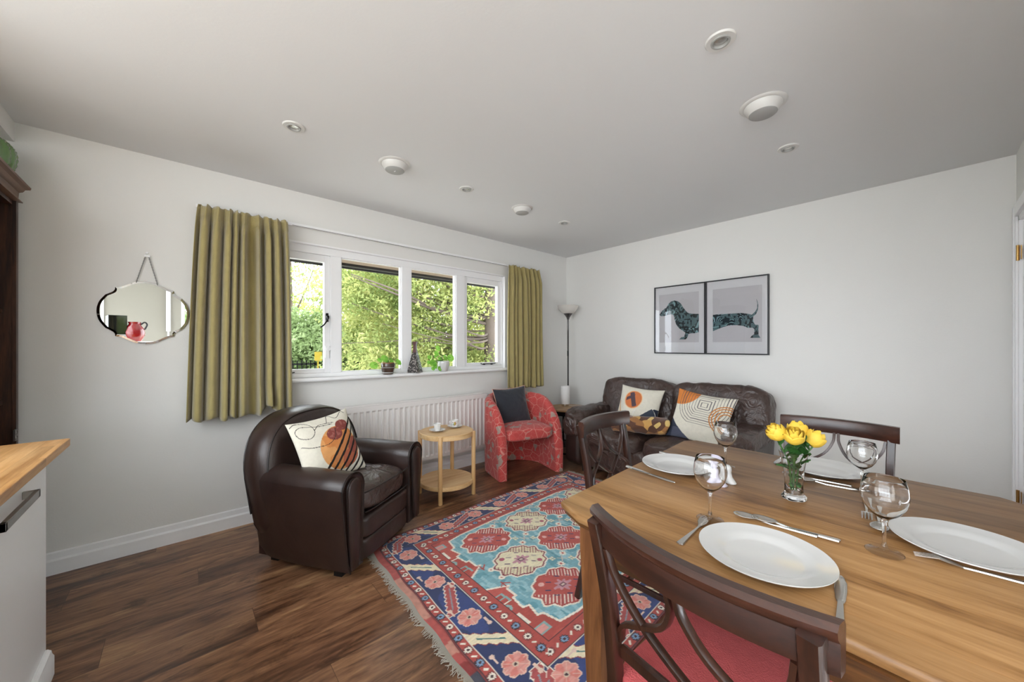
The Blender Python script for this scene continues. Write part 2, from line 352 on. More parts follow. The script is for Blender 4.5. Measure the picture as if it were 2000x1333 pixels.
def spline(pts, n=24):
    """Catmull-Rom through points"""
    P = [Vector(p) for p in pts]; P = [P[0]*2-P[1]]+P+[P[-1]*2-P[-2]]; out = []; m = len(P)-3
    for k in range(n+1):
        t = k/n*m; i = min(int(t), m-1); u = t-i; a, b, c, d = P[i:i+4]
        out.append(.5*((2*b)+(c-a)*u+(2*a-5*b+4*c-d)*u*u+(3*b-a-3*c+d)*u**3))
    return out
# ================================================================ SETTING
X0, X1, Y0, Y1, HC = -3.0, 3.774, -2.8, 3.15, 2.4
g = G(); g.bb(-1.0, X1+.12, -.6, Y1+.02, -.06, 0); struct(g.build('floor', M['floor'], flat=True))
g = G(); g.bb(X0, -1.0, Y0-.1, Y1+.02, -.06, 0); g.bb(-1.0, 1.02, Y0-.1, -.6, -.06, 0); struct(g.build('floor_kitchen', M['bounce_floor'], flat=True))
g = G(); g.bb(-1.15, X1+.12, -.5, Y1+.2, HC, HC+.1); g.bb(-1.15, 1.02, Y0-.1, -.5, HC, HC+.1); g.bb(X0-.1, -1.15, 2.08, Y1+.2, HC, HC+.1); g.bb(X0-.1, -1.15, Y0-.1, -1.5, HC, HC+.1); struct(g.build('ceiling', M['ceil'], flat=True))
g = G()                       # bars of the unseen glass roof added to let in more daylight
for x in (-3.05, -2.1, -1.2): g.bb(x, x+.05, -1.5, 2.08, HC, HC+.08)
for y in (-1.5, -.3, .9): g.bb(-3.0, -1.2, y, y+.05, HC+.001, HC+.079)
struct(g.build('added_roof_bars', M['white'], flat=True))
WX0, WX1, WZ0, WZ1 = .30, 2.715, .985, 2.03
g = G(); TY = Y1+.19
g.bb(-1.1, WX0, Y1, TY, 0, HC); g.bb(WX1, X1+.12, Y1, TY, 0, HC); g.bb(WX0, WX1, Y1, TY, 0, WZ0); g.bb(WX0, WX1, Y1, TY, WZ1, HC)
struct(g.build('wall_window', M['wall'], flat=True))
g = G(); g.bb(X1, X1+.12, -.5, Y1, 0, HC); struct(g.build('wall_pictures', M['wall'], flat=True))
DX0, DX1, DZ = 2.87, 3.665, 2.0
g = G(); g.bb(2.70, DX0, -.5, -.371, 0, HC); g.bb(1.02, 2.70, -.5, -.371, .76, HC); g.bb(DX1, X1, -.5, -.371, 0, HC); g.bb(DX0, DX1, -.5, -.371, DZ, HC)
struct(g.build('wall_door', M['wall'], flat=True))
g = G(); g.bb(.9, 1.02, -.7, -.371, 0, HC); g.bb(.9, 1.02, Y0, -2.5, 0, HC); g.bb(.9, 1.02, -2.5, -.7, 2.2, HC); g.bb(.9, 1.02, -2.5, -.7, 0, .2); struct(g.build('wall_return', M['wall'], flat=True))
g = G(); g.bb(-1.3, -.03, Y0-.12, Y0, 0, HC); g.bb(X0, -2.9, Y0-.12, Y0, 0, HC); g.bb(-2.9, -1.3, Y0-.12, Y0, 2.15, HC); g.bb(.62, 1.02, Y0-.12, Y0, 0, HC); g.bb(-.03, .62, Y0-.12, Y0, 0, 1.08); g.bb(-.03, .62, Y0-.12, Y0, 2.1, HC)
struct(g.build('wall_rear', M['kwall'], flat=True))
g = G(); g.bb(-1.22, -1.1, 2.1, TY, 0, HC); g.bb(X0, -1.22, 2.1, 2.22, 0, HC); g.bb(X0-.1, X0, Y0-.12, 2.22, 2.2, HC); g.bb(X0-.1, X0, Y0-.12, -2.4, 0, 2.2)
struct(g.build('wall_left', M['wall'], flat=True))
# dropped soffit above the cabinet
g = G(); g.bb(-1.1, -.655, 2.1, Y1, 2.297, HC); struct(g.build('trim_1', M['wall'], flat=True))
# skirting boards: board plus moulded top
def skirt(name, pts, h=.118, d=.022):
    g = G()
    for (ax, ay), (bx, by) in pts:
        v = Vector((bx-ax, by-ay, 0)); L = v.length; ang = math.atan2(v.y, v.x)
        mx = Matrix.Translation((ax, ay, 0)) @ Matrix.Rotation(ang, 4, 'Z')
        prof = [(0, 0), (-d, 0), (-d, h*.62), (-d*.5, h*.70), (-d*.45, h*.95), (-d*.25, h), (0, h)]
        g.rings([[(x, y, z) for y, z in prof] for x in (0, L)], mx=mx)
    return struct(g.build(name, M['white'], ang=30))
skirt('baseboard_window', [((-1.1, Y1), (X1, Y1))])
skirt('baseboard_pictures', [((X1, Y1-.018), (X1, -.371))])
# door in the door wall, with architrave and brass hinges
g = G(); a = .075
for (x0, x1, z0, z1) in ((DX1, DX1+a, 0, DZ+a), (DX0-a, DX0, 0, DZ+a), (DX0, DX1, DZ, DZ+a)):
    g.bb(x0, x1, -.371, -.356, z0, z1); g.bb(x0+.012, x1-.012, -.356, -.350, z0, z1-.012)
g.bb(DX1-.03, DX1, -.5, -.366, 0, DZ); g.bb(DX0, DX0+.03, -.5, -.366, 0, DZ); g.bb(DX0, DX1, -.5, -.366, DZ-.03, DZ)
door = struct(g.build('door_1', M['white'], flat=True, bevel=.002))
g = G(); g.bb(DX0+.034, DX1-.034, -.42, -.38, .008, DZ-.034); leaf = g.build('door_leaf', M['white'], door, flat=True, bevel=.002)
for z in (.35, 1.78):
    g = G(); g.lathe([(.0, -.045), (.007, -.045), (.007, .045), (0, .045)], 10, (DX1-.032, -.362, z)); g.bb(DX1-.056, DX1-.036, -.374, -.371, z-.04, z+.04)
    h = g.build('hinge', M['brass'], door); h['label'] = 'brass hinge'
g = G(); g.lathe([(0, 0), (.025, 0), (.025, .008), (.009, .01), (.009, .045), (0, .045)], 16, mx=Matrix.Translation((DX0+.09, -.38, 1.0)) @ Matrix.Rotation(R(-90), 4, 'X')); g.tube([(DX0+.09, -.34, 1.0), (DX0+.2, -.338, 1.0)], .009)
g.build('door_handle', M['steel'], door)
# window
FY0, FY1 = 3.185, 3.255
g = G(); FZ0, FZ1 = .99, 2.025
g.bb(WX0+.002, WX1-.002, FY0, FY1, FZ0, 1.022); g.bb(WX0+.002, WX1-.002, FY0, FY1, 1.962, FZ1)
for x0, x1 in ((WX0+.002, WX0+.03), (.885, .967), (1.492, 1.588), (2.08, 2.185), (WX1-.03, WX1-.002)): g.bb(x0, x1, FY0+.0005, FY1-.0005, 1.022, 1.962)
for x0, x1 in ((.967, 1.492), (1.588, 2.08)):      # glazing beads of the fixed lights
    for q in ((x0, x0+.008, 1.022, 1.962), (x1-.008, x1, 1.022, 1.962), (x0, x1, 1.022, 1.03), (x0, x1, 1.954, 1.962)): g.bb(q[0], q[1], 3.2, 3.222, q[2], q[3])
win = struct(g.build('window_1', M['white'], flat=True, bevel=.002))
g = G(); prof = [(3.255, .962), (3.105, .962), (3.098, .968), (3.096, .975), (3.099, .984), (3.107, .989), (3.255, .990)]
g.rings([[(x, y, z) for y, z in prof] for x in (WX0-.03, WX1+.015)]); g.build('window_sill', M['white'], win, ang=30)
g = G(); g.bb(WX0+.001, WX0+.012, Y1-.001, FY0, .99, WZ1-.012); g.bb(WX1-.012, WX1-.001, Y1-.001, FY0, .99, WZ1-.012); g.bb(WX0, WX1, Y1-.001, FY0, WZ1-.012, WZ1-.0005); g.build('reveal_lining', M['white'], win, flat=True)
for k, (x0, x1, z0, z1) in enumerate(((WX0+.03, .885, 1.022, 1.962), (2.185, WX1-.03, 1.022, 1.962))):
    g = G(); s = .042; y0, y1 = 3.205, 3.248
    g.bb(x0, x0+s, y0, y1, z0, z1); g.bb(x1-s, x1, y0, y1, z0, z1); g.bb(x0+s, x1-s, y0, y1, z0, z0+s-.008); g.bb(x0+s, x1-s, y0, y1, z1-s-.012, z1)
    c = g.build('casement', M['white'], win, flat=True, bevel=.0025)
    g = G(); g.bb(x0+s-.004, x1-s+.004, 3.226, 3.230, z0+s-.012, z1-s-.008); g.build('pane', M['pane'], c, flat=True)
    if k == 0:
        g = G(); hx = x1-.022; g.bb(hx-.009, hx+.009, 3.198, 3.206, 1.43, 1.50); g.bb(hx-.008, hx+.008, 3.170, 3.2, 1.455, 1.478)
        g.tube(spline([(hx, 3.168, 1.465), (hx-.012, 3.155, 1.44), (hx-.035, 3.148, 1.405), (hx-.062, 3.145, 1.382)], 12), .0055)
        g.build('window_catch', M['blackmetal'], c)
        g = G(); g.bb(hx-.014, hx+.012, 3.19, 3.206, 1.14, 1.235); g.bb(hx-.006, hx+.02, 3.18, 3.195, 1.20, 1.225); g.build('window_lock', M['white'], c)
        g = G(); g.tube([(.42, 3.2, 1.028), (.6, 3.19, 1.03), (.63, 3.18, 1.036)], .004); g.build('window_stay', M['blackmetal'], c)
    else:
        g = G(); g.tube([(2.40, 3.196, 1.048), (2.42, 3.192, 1.036), (2.44, 3.19, 1.040), (2.52, 3.19, 1.040), (2.58, 3.19, 1.042), (2.60, 3.192, 1.046)], .0045); g.bb(2.44, 2.455, 3.19, 3.206, 1.03, 1.045); g.bb(2.54, 2.56, 3.19, 3.206, 1.03, 1.045)
        g.build('window_stay', M['blackmetal'], c)
for x0, x1 in ((.967, 1.492), (1.588, 2.08)):
    g = G(); g.bb(x0-.003, x1+.003, 3.223, 3.227, 1.019, 1.965); g.build('pane', M['pane'], win, flat=True)
# kitchen window seen in the mirror, then unseen garden doors added for daylight
g = G()
for q in ((-.03, .02, 1.08, 2.1), (.57, .62, 1.08, 2.1), (.02, .57, 1.08, 1.13), (.02, .57, 2.05, 2.1)): g.bb(q[0], q[1], Y0-.08, Y0-.02, q[2], q[3])
w2 = struct(g.build('window_2', M['white'], flat=True))
g = G(); g.bb(.018, .572, Y0-.055, Y0-.05, 1.128, 2.052); g.build('pane', M['pane'], w2, flat=True)
g = G()
for y in (-2.4, -1.27, -.13, 1.0, 2.05): g.bb(X0-.08, X0-.02, y, y+.06, 0, 2.2)
g.bb(X0-.08, X0-.02, -2.4, 2.11, 2.13, 2.2); g.bb(X0-.08, X0-.02, -2.4, 2.11, 0, .05); struct(g.build('added_window_3', M['white'], flat=True))
g = G()
for y in (-2.5, -1.63, -.75): g.bb(.95, .99, y, y+.05, .2, 2.2)
g.bb(.95, .99, -2.5, -.7, .2, .25); g.bb(.95, .99, -2.5, -.7, 2.15, 2.2); struct(g.build('added_window_4', M['white'], flat=True))  # unseen window put in to light the base unit's front
g = G()
for x in (1.02, 1.84, 2.66): g.bb(x, x+.04, -.46, -.42, .04, .72)
g.bb(1.02, 2.70, -.46, -.42, 0, .04); g.bb(1.02, 2.70, -.46, -.42, .72, .76); struct(g.build('added_window_6', M['white'], flat=True))  # unseen low opening put in so outdoor light bounces up to the ceiling
g = G()
for x in (-2.9, -2.12, -1.35): g.bb(x, x+.05, Y0-.08, Y0-.03, 0, 2.15)
g.bb(-2.9, -1.3, Y0-.08, Y0-.03, 0, .08); g.bb(-2.9, -1.3, Y0-.08, Y0-.03, 2.08, 2.15); struct(g.build('added_window_5', M['white'], flat=True))  # unseen doors put in to light the left of the window wall
# ================================================================ CEILING FITTINGS
def downlight(x, y, label):
    t = thing('downlight', label, 'ceiling light', (x, y, HC), 0, 'recessed downlights in the ceiling')
    g = G(); g.lathe([(.031, -.001), (.034, -.006), (.050, -.007), (.053, -.003), (.053, 0)], 36); g.build('trim_ring', M['plastic'], t)
    g = G(); g.lathe([(.034, -.004), (.033, -.010), (.027, -.010), (.024, .0), (.024, -.002)], 32); g.build('gimbal', M['plasticgrey'], t)
    g = G(); g.lathe([(.0001, -.003), (.012, -.0035), (.0235, -.002)], 24); g.build('lamp', M['steel'], t)
for x, y, l in ((1.525, .517, 'white downlight nearest the viewer, in the row over the dining table'), (2.648, .534, 'small white downlight over the far side of the dining table'),
                (.437, 2.224, 'white downlight nearest the large left curtain'), (1.563, 2.257, 'white downlight in the middle of the row along the window wall'),
                (2.679, 2.262, 'tiny downlight nearest the far corner of the room')): downlight(x, y, l)
def airvalve(x, y, label, sc, ang, mark=False):
    t = thing('ceiling_valve', label, 'ceiling fitting', (x, y, HC), 0, 'round white ceiling valves')
    g = G(); g.lathe([(.07, -.002), (.074, -.006), (.082, -.008), (.093, -.006), (.098, -.001), (.098, 0)], 40); g.build('flange', M['plastic'], t)
    mx = Matrix.Translation((0, 0, 0)) @ Matrix.Rotation(R(ang), 4, 'Y')
    g = G(); g.lathe([(.080, .0), (.079, -.012), (.070, -.028), (.061, -.040), (.058, -.043)], 40, mx=mx); g.build('cone', M['plastic'], t)
    g = G(); g.lathe([(.0001, -.047), (.055, -.047), (.059, -.044), (.058, -.041)], 40, mx=mx); dsc = g.build('disc', M['plasticgrey'], t)
    if mark: g = G(); g.box(.0, 0, -.0485, .006, .016, .002, mx=mx); g.build('indicator', M['white'], dsc)
    for c in kids(t): c.scale = (sc, sc, sc)
airvalve(2.085, .519, 'round white ceiling valve between the two downlights over the table', 1.0, 0)
airvalve(1.007, 2.251, 'round white ceiling valve nearest the large left curtain, with a small pale mark', 1.0, 0, True)
airvalve(2.135, 2.263, 'round white ceiling valve nearest the far corner of the room', .93, 0)
# ================================================================ RADIATOR
t = thing('radiator', 'long white panel radiator on the wall under the window', 'radiator', (0, 0, 0))
rx0, rx1, rz0, rz1 = .79, 2.385, .178, .735
def radpanel(y, z1, flutes, name):
    g = G(); n = 31; step = (rx1-rx0-.06)/n; xs = [(rx0, 0), (rx0+.025, 0)]
    for i in range(n):
        a = rx0+.03+i*step
        for f, d in ((.12, 0), (.24, .009), (.74, .009), (.86, 0)): xs.append((a+f*step, d))
    xs += [(rx1-.02, 0), (rx1, 0)]
    zz = [(rz0, 0), (rz0+.03, 0), (rz0+.045, 1), (z1-.055, 1), (z1-.04, 0), (z1-.003, 0)]
    vs = []; fs = []
    for z, k in zz:
        for x, d in xs: vs.append((x, y+(d*k if flutes else 0), z))
    m = len(xs)
    for i in range(len(zz)-1):
        for j in range(m-1): fs.append((i*m+j, i*m+j+1, (i+1)*m+j+1, (i+1)*m+j))
    g.add(vs, fs); g.bb(rx0, rx1, y+.011, y+.014, rz0, z1-.004); g.bb(rx0, rx1, y-.0015, y+.012, z1-.004, z1+.002)
    return g.build(name, M['radwhite'], t, ang=25)
radpanel(3.065, rz1, True, 'front_panel')
g = G(); g.bb(rx0-.01, rx1-.02, 3.115, 3.125, rz0+.01, rz1+.008); g.build('rear_panel', M['radwhite'], t, flat=True, bevel=.002)
g = G(); g.bb(rx0, rx0+.003, 3.08, 3.115, rz0+.02, rz1-.02); g.bb(rx1-.004, rx1-.001, 3.08, 3.115, rz0+.02, rz1-.02)
g.bb(rx0+.003, rx1-.003, 3.080, 3.114, rz1-.03, rz1-.008)
g.build('grille', M['radwhite'], t, flat=True)
g = G(); g.lathe([(0, 0), (.013, 0), (.013, .04), (.019, .045), (.02, .09), (.014, .095), (0, .095)], 16, (rx0-.035, 3.095, .17)); g.tube([(rx0-.035, 3.095, .19), (rx0+.005, 3.095, .19)], .008); g.tube([(rx0-.035, 3.095, 0), (rx0-.035, 3.095, .17)], .0075); g.build('radiator_valve', M['white'], t)
g = G(); g.tube([(rx1+.03, 3.095, 0), (rx1+.03, 3.095, .19), (rx1-.01, 3.095, .2)], .0075); g.build('pipe', M['white'], t)
for x in (rx0+.2, rx1-.23): g = G(); g.bb(x, x+.03, 3.125, Y1-.0005, rz0+.1, rz1-.05); g.build('bracket', M['white'], t, flat=True)
# ================================================================ CURTAINS
t = thing('curtain_rail', 'slim white curtain rail along the wall above the window', 'curtain rail', (0, 0, 0))
g = G(); g.bb(.06, 3.2, Y1-.04, Y1-.026, 2.128, 2.15); g.build('rail', M['white'], t, flat=True)
for x in (.3, 1.1, 1.9, 2.7, 3.1): g = G(); g.bb(x, x+.03, Y1-.027, Y1, 2.13, 2.155); g.build('bracket', M['white'], t, flat=True)
g = G(); g.tube([(.6, Y1-.045, 2.13), (1.6, Y1-.045, 2.127), (2.7, Y1-.045, 2.13)], .0015); g.build('draw_cord', M['greymetal'], t)
def curtain(x0t, x1t, x0b, x1b, z0, z1, nfold, seed, label, lift=None):
    t = thing('curtain', label, 'curtain', ((x0t+x1t)/2, 3.035, z1))
    cx = (x0t+x1t)/2; rnd = random.Random(seed)
    ph = [rnd.uniform(-.5, .5) for _ in range(nfold+2)]; am = [rnd.uniform(.35, 1.45) for _ in range(nfold+2)]
    def f(u, v):
        q = nfold*(u+(.022*math.sin(9.4*u+seed)+.016*math.sin(17*u+2*seed))*math.sin(math.pi*u)); i = max(0, int(q)); fr = q-i; i = min(i, nfold)
        A = am[i]*(1-fr)+am[i+1]*fr; P = ph[i]*(1-fr)+ph[i+1]*fr
        s = math.sin(2*math.pi*(q+P*.35*(v**.5))); s = math.copysign(abs(s)**.7, s)
        fall = min(1, v/.12)
        hd = (1-min(1, v/.06))*.35*math.sin(2*math.pi*q*2+P*4)
        y = (.016+.031*fall*A)*s + .006*hd
        y += .006*math.sin(7*u+5*v+seed)
        x = (x0t+(x1t-x0t)*u)*(1-v**.6)+(x0b+(x1b-x0b)*u)*v**.6
        x += .008*A*math.cos(2*math.pi*(q+P))*fall
        if v < .07: x += .004*math.sin(2*math.pi*q*2)
        z = z1-(z1-z0)*v + (.012*math.sin(q*4.1)*(v if v > .9 else 0)) + .006*math.sin(q*9)*(1-min(1, v/.02))
        if lift and v > .84:
            a, b, h = lift; k = math.exp(-((u-a)/b)**2)*(v-.84)/.16; z += h*k; y -= .05*k
        return (x-cx, y, z-z1)
    g = G(); g.surf(f, nfold*18+1, 60); o = g.build('curtain_cloth', M['curtain'], t, ang=80)
    sl = o.modifiers.new('thick', 'SOLIDIFY'); sl.thickness = .003
    g = G(); g.surf(lambda u, v: (lambda p: (p[0], p[1]-.003, p[2]))(f(u, .012+v*.045)), nfold*18+1, 4)
    g.surf(lambda u, v: (lambda p: (p[0], p[1]+.004, p[2]))(f(u, .012+v*.045)), nfold*18+1, 4)
    g.build('heading_tape', M['curtain'], t, ang=80)
    for i in range(nfold): g = G(); x = x0t+(x1t-x0t)*(i+.5)/nfold-cx; g.tube([(x, .075, .02), (x, .035, .0), (x, .03, -.02)], .002); g.build('curtain_hook', M['white'], t)
curtain(.072, .555, .015, .585, .765, 2.128, 9, 3, 'large olive green pleated curtain at the left end of the window', (.76, .09, .055))
curtain(2.66, 3.13, 2.65, 3.17, .765, 2.128, 8, 11, 'olive green pleated curtain at the right end of the window, behind the red tub chair')
# ================================================================ MIRROR
t = thing('wall_mirror', 'scalloped frameless mirror hanging from a chain on the pale wall', 'mirror', (-.170, Y1, 1.437))
def outline(k=1.0):
    top = spline([(-.105, .117), (-.06, .150), (0, .172), (.06, .152), (.108, .115)], 18)
    pts = []
    q = [(p.x, p.y) for p in spline([(0, .190, 0), (.04, .184, 0), (.078, .163, 0), (.104, .148, 0), (.126, .143, 0)], 14)]+[(p.x, p.y) for p in spline([(.127, .130, 0), (.133, .119, 0), (.144, .110, 0)], 5)]+[(p.x, p.y) for p in spline([(.165, .096, 0), (.187, .060, 0), (.197, .025, 0), (.199, 0, 0)], 9)]
    for a, b in q[:-1]: pts.append((a, b))
    for a, b in reversed(q[1:]): pts.append((a, -b))
    for a, b in q[:-1]: pts.append((-a, -b))
    for a, b in reversed(q[1:]): pts.append((-a, b))
    return [(a*k, b*k) for a, b in pts]
o1, o2 = outline(1.0), outline(.94)
g = G(); g.rings([[(a, -.0105, b) for a, b in o1], [(a, -.0135, b) for a, b in o2]], cap=False); g.add([(a, -.014, b) for a, b in o2], [tuple(range(len(o2)))])
g.build('mirror_glass', M['mirror'], t, flat=True)
g = G(); g.rings([[(a*.97, -.003, b*.97) for a, b in o1], [(a*.97, -.0095, b*.97) for a, b in o1]]); g.build('backing', M['plastic'], t, flat=True)
def chain(g, a, b, n):
    a, b = Vector(a), Vector(b); d = (b-a)/n; L = d.length*.72
    for i in range(n):
        c = a+d*(i+.5); t_ = d.normalized(); side = (t_.cross(Vector((0, 1, 0))) if i % 2 else Vector((0, 1, 0))).normalized()
        ring = [c+t_*L*math.cos(q)+side*.0026*math.sin(q) for q in [2*math.pi*j/8 for j in range(8)]]
        g.tube(ring, .0009, 4, closed=True)
g = G(); chain(g, (-.04, -.012, .180), (.0, -.014, .345), 22); g.build('chain', M['greymetal'], t)
g = G(); chain(g, (.053, -.012, .172), (.012, -.014, .345), 22); g.build('chain', M['greymetal'], t)
g = G(); g.bb(-.006, .02, -.016, -.003, .338, .349); g.lathe([(0, 0), (.007, 0), (.006, .008), (0, .009)], 12, mx=Matrix.Translation((.006, -.001, .365)) @ Matrix.Rotation(R(90), 4, 'X')); g.build('picture_hook', M['white'], t)
# ================================================================ PICTURES
def grid_plane(nx, ny, sx, sy, colfn, m, name, parent, xf):
    """flat sheet nx*ny whose printed pattern is a colour attribute"""
    U, V = np.meshgrid(np.linspace(0, 1, nx), np.linspace(0, 1, ny), indexing='xy')
    c = colfn(U*sx, V*sy)
    P = xf(U*sx, V*sy); me = bpy.data.meshes.new(name)
    nv = nx*ny; me.vertices.add(nv); me.vertices.foreach_set('co', np.stack(P, -1).reshape(-1).astype(np.float32))
    i = (np.arange(ny-1)[:, None]*nx+np.arange(nx-1)[None, :]).reshape(-1); q = np.stack([i, i+1, i+nx+1, i+nx], -1)
    me.loops.add(q.size); me.loops.foreach_set('vertex_index', q.reshape(-1).astype(np.int32))
    me.polygons.add(len(q)); me.polygons.foreach_set('loop_start', (np.arange(len(q))*4).astype(np.int32)); me.polygons.foreach_set('use_smooth', np.ones(len(q), bool))
    me.update(); me.validate()
    at = me.color_attributes.new('Col', 'FLOAT_COLOR', 'POINT'); c4 = np.concatenate([c, np.ones(c.shape[:-1]+(1,))], -1)
    at.data.foreach_set('color', c4.reshape(-1).astype(np.float32))
    o = bpy.data.objects.new(name, me); me.materials.append(m); COL.objects.link(o)
    if parent: o.parent = parent
    return o
def inpoly(X, Y, poly):
    ins = np.zeros(X.shape, bool); n = len(poly)
    for i in range(n):
        x0, y0 = poly[i]; x1, y1 = poly[(i+1) % n]
        if y0 == y1: continue
        c = ((y0 > Y) != (y1 > Y)) & (X < (x1-x0)*(Y-y0)/(y1-y0)+x0); ins ^= c
    return ins
def distpoly(X, Y, poly, closed=True):
    d = np.full(X.shape, 1e9); n = len(poly)
    for i in range(n if closed else n-1):
        x0, y0 = poly[i]; x1, y1 = poly[(i+1) % n]; dx, dy = x1-x0, y1-y0; L = dx*dx+dy*dy+1e-12
        t = np.clip(((X-x0)*dx+(Y-y0)*dy)/L, 0, 1); d = np.minimum(d, np.hypot(X-x0-t*dx, Y-y0-t*dy))
    return d
def C3(h): return np.array(hexc(h))
def vnoise(X, Y, sc, seed=0):
    r = np.random.default_rng(seed); T = r.random((64, 64)); x = X*sc; y = Y*sc
    xi = np.floor(x).astype(int); yi = np.floor(y).astype(int); fx = x-xi; fy = y-yi; fx = fx*fx*(3-2*fx); fy = fy*fy*(3-2*fy)
    g_ = lambda a, b: T[a % 64, b % 64]
    return (g_(xi, yi)*(1-fx)+g_(xi+1, yi)*fx)*(1-fy)+(g_(xi, yi+1)*(1-fx)+g_(xi+1, yi+1)*fx)*fy
# dog outlines, in crop units of the photographed prints: (0..1, 0..1 from the top left of each print sheet)
front = [(.0, .42), (.06, .345), (.13, .30), (.19, .27), (.24, .20), (.31, .155), (.40, .14), (.49, .165), (.56, .215), (.62, .30), (.70, .385), (.76, .42), (.86, .435), (1.0, .445), (1.0, .80), (.88, .82), (.78, .82), (.745, .83), (.72, .90), (.68, .935), (.52, .935), (.565, .895), (.64, .885), (.67, .80), (.60, .76), (.50, .70), (.435, .62), (.40, .52), (.385, .455), (.34, .42), (.26, .42), (.14, .445), (.05, .445)]
rear = [(.0, .48), (.12, .475), (.35, .475), (.60, .475), (.72, .495), (.80, .515), (.86, .47), (.90, .41), (.905, .33), (.885, .24), (.905, .28), (.925, .36), (.915, .44), (.88, .51), (.83, .545), (.825, .60), (.84, .66), (.865, .695), (.93, .70), (.925, .78), (.93, .88), (.965, .925), (.77, .925), (.79, .895), (.845, .86), (.85, .77), (.81, .745), (.72, .745), (.64, .71), (.50, .69), (.34, .69), (.18, .73), (.0, .79)]
def dogprint(poly, seed):
    def fn(X, Y):
        sx, sy = .38, .48
        u = X/sx; v = 1-Y/sy
        ins = inpoly(u, v, poly)
        a = vnoise(u, v, 5, seed)*6.28; w_ = u*62*np.cos(a)+v*62*np.sin(a)+vnoise(u, v, 14, seed+1)*5
        st = (np.sin(w_) > .35) & (vnoise(u, v, 26, seed+2) > .38)
        c = np.ones(X.shape+(3,))*C3('cbc7ca')
        c = np.where(ins[..., None], np.where(st[..., None], C3('86a9ae'), C3('16262f')), c); return c
    return fn
for k, (yc, poly, lab) in enumerate(((1.6645, front, 'black framed print of the head and front legs of a long low dog'), (1.1475, rear, 'black framed print of the back half and tail of a long low dog'))):
    t = thing('framed_print', lab, 'framed print', (X1, yc, 1.157), R(-90)); W_, H_ = .515, .70   # local x = world -y, faces local -y
    g = G(); fw = .011
    for q in ((-W_/2, -W_/2+fw, 0, H_), (W_/2-fw, W_/2, 0, H_), (-W_/2+fw, W_/2-fw, 0, fw), (-W_/2+fw, W_/2-fw, H_-fw, H_)): g.bb(q[0], q[1], -.026, -.001, q[2], q[3])
    g.build('frame', M['frameblack'], t, flat=True, bevel=.001)
    px0, pw, pz0, phh = ((-.205, .40, .115, .50) if k == 0 else (-.195, .40, .115, .50))
    g = G(); a, b, c_, d = px0, px0+pw, pz0, pz0+phh; e = W_/2-fw
    for q in ((-e, a, fw, H_-fw), (b, e, fw, H_-fw), (a, b, fw, c_), (a, b, d, H_-fw)): g.bb(q[0], q[1], -.014, -.0125, q[2], q[3])
    g.build('mount', M['mat_board'], t, flat=True)
    grid_plane(230, 290, .38, .48, dogprint(poly, 5+k), M['print'], 'print', t, lambda X, Y, a=a, c_=c_: (a-.002+X/.38*.404, -.010*np.ones_like(X), c_-.002+Y/.48*.504))
    g = G(); g.bb(-e, e, -.0225, -.0205, fw, H_-fw); g.build('glazing', M['picglass'], t, flat=True)
# ================================================================ CABINET, COUNTER, GREEN VASE
t = thing('display_cabinet', 'tall dark wooden cabinet with moulded cornice at the left edge', 'cabinet', (-.84, 2.5, 0))
g = G(); X_a, X_b, ya, yb, zt = -.24, .215, -.05, .505, 1.95
g.bb(X_a, X_b, yb-.022, yb, 0, zt); g.bb(X_a, X_b, ya, ya+.022, 0, zt); g.bb(X_a, X_a+.012, ya, yb, 0, zt); g.bb(X_a, X_b, ya, yb, zt-.02, zt); g.bb(X_a, X_b, ya, yb, 0, .1)
g.build('carcass', M['darkwood'], t, flat=True, bevel=.002)
g = G(); g.bb(X_b, X_b+.012, yb-.03, yb, .1, zt); g.bb(X_b, X_b+.012, ya, ya+.03, .1, zt); g.build('face_frame', M['darkwood'], t, flat=True)
for z in (.5, .95, 1.4):
    g = G(); g.bb(X_a+.012, X_b-.03, ya+.022, yb-.022, z, z+.018); g.build('shelf', M['darkwood'], t, flat=True)
def cornice():
    prof = [(0, 1.95), (.012, 1.953), (.012, 1.958), (.0, 1.962), (.002, 2.0), (.012, 2.008), (.018, 2.022), (.032, 2.03), (.034, 2.040), (.0, 2.04)]
    g = G(); rs = []
    for dx, z in prof: e = dx+.012; rs.append([(X_a, ya-dx, z), (X_b+e, ya-dx, z), (X_b+e, yb+dx, z), (X_a, yb+dx, z)])
    rs.append([(X_a, ya, 2.038), (X_b, ya, 2.038), (X_b, yb, 2.038), (X_a, yb, 2.038)]); g.rings(rs); g.build('cornice', M['cornice'], t, ang=30)
cornice()
g = G(); g.tube([(X_b+.018, yb-.06+.012*math.cos(q), .815+.012*math.sin(q)) for q in np.linspace(0, 6.0, 12)], .003, 5); g.tube([(X_b+.018, yb-.06+.012*math.cos(q), .79+.012*math.sin(q)) for q in np.linspace(0, 6.0, 12)], .003, 5); g.bb(X_b+.012, X_b+.018, yb-.078, yb-.042, .775, .83); g.build('lock_plate', M['brushed'], t)
g = G(); n = 144
prof = [(.045, 0), (.07, .004), (.092, .04), (.102, .09), (.095, .135), (.07, .168), (.05, .178), (.045, .18), (.04, .175), (.06, .16), (.085, .12)]
rs = [[((r*(1+.05*abs(math.sin(9*2*math.pi*j/n)))+.0015*math.sin(z*500))*math.cos(2*math.pi*j/n), (r*(1+.05*abs(math.sin(9*2*math.pi*j/n)))+.0015*math.sin(z*500))*math.sin(2*math.pi*j/n), z) for j in range(n)] for r, z in [(p.x, p.y) for p in spline([(a, b, 0) for a, b in prof], 60)]]
g.rings(rs, True); o = g.build('vase', M['greenglass'], ang=60); o.location = (-.70, 2.9, 2.0405); tag(o, 'green ribbed glass vase on top of the dark cabinet', 'vase')
t = thing('base_unit', 'white kitchen base unit with a bar handle and skirting under the wooden worktop', 'kitchen unit', (-.68, 1.2, 0))
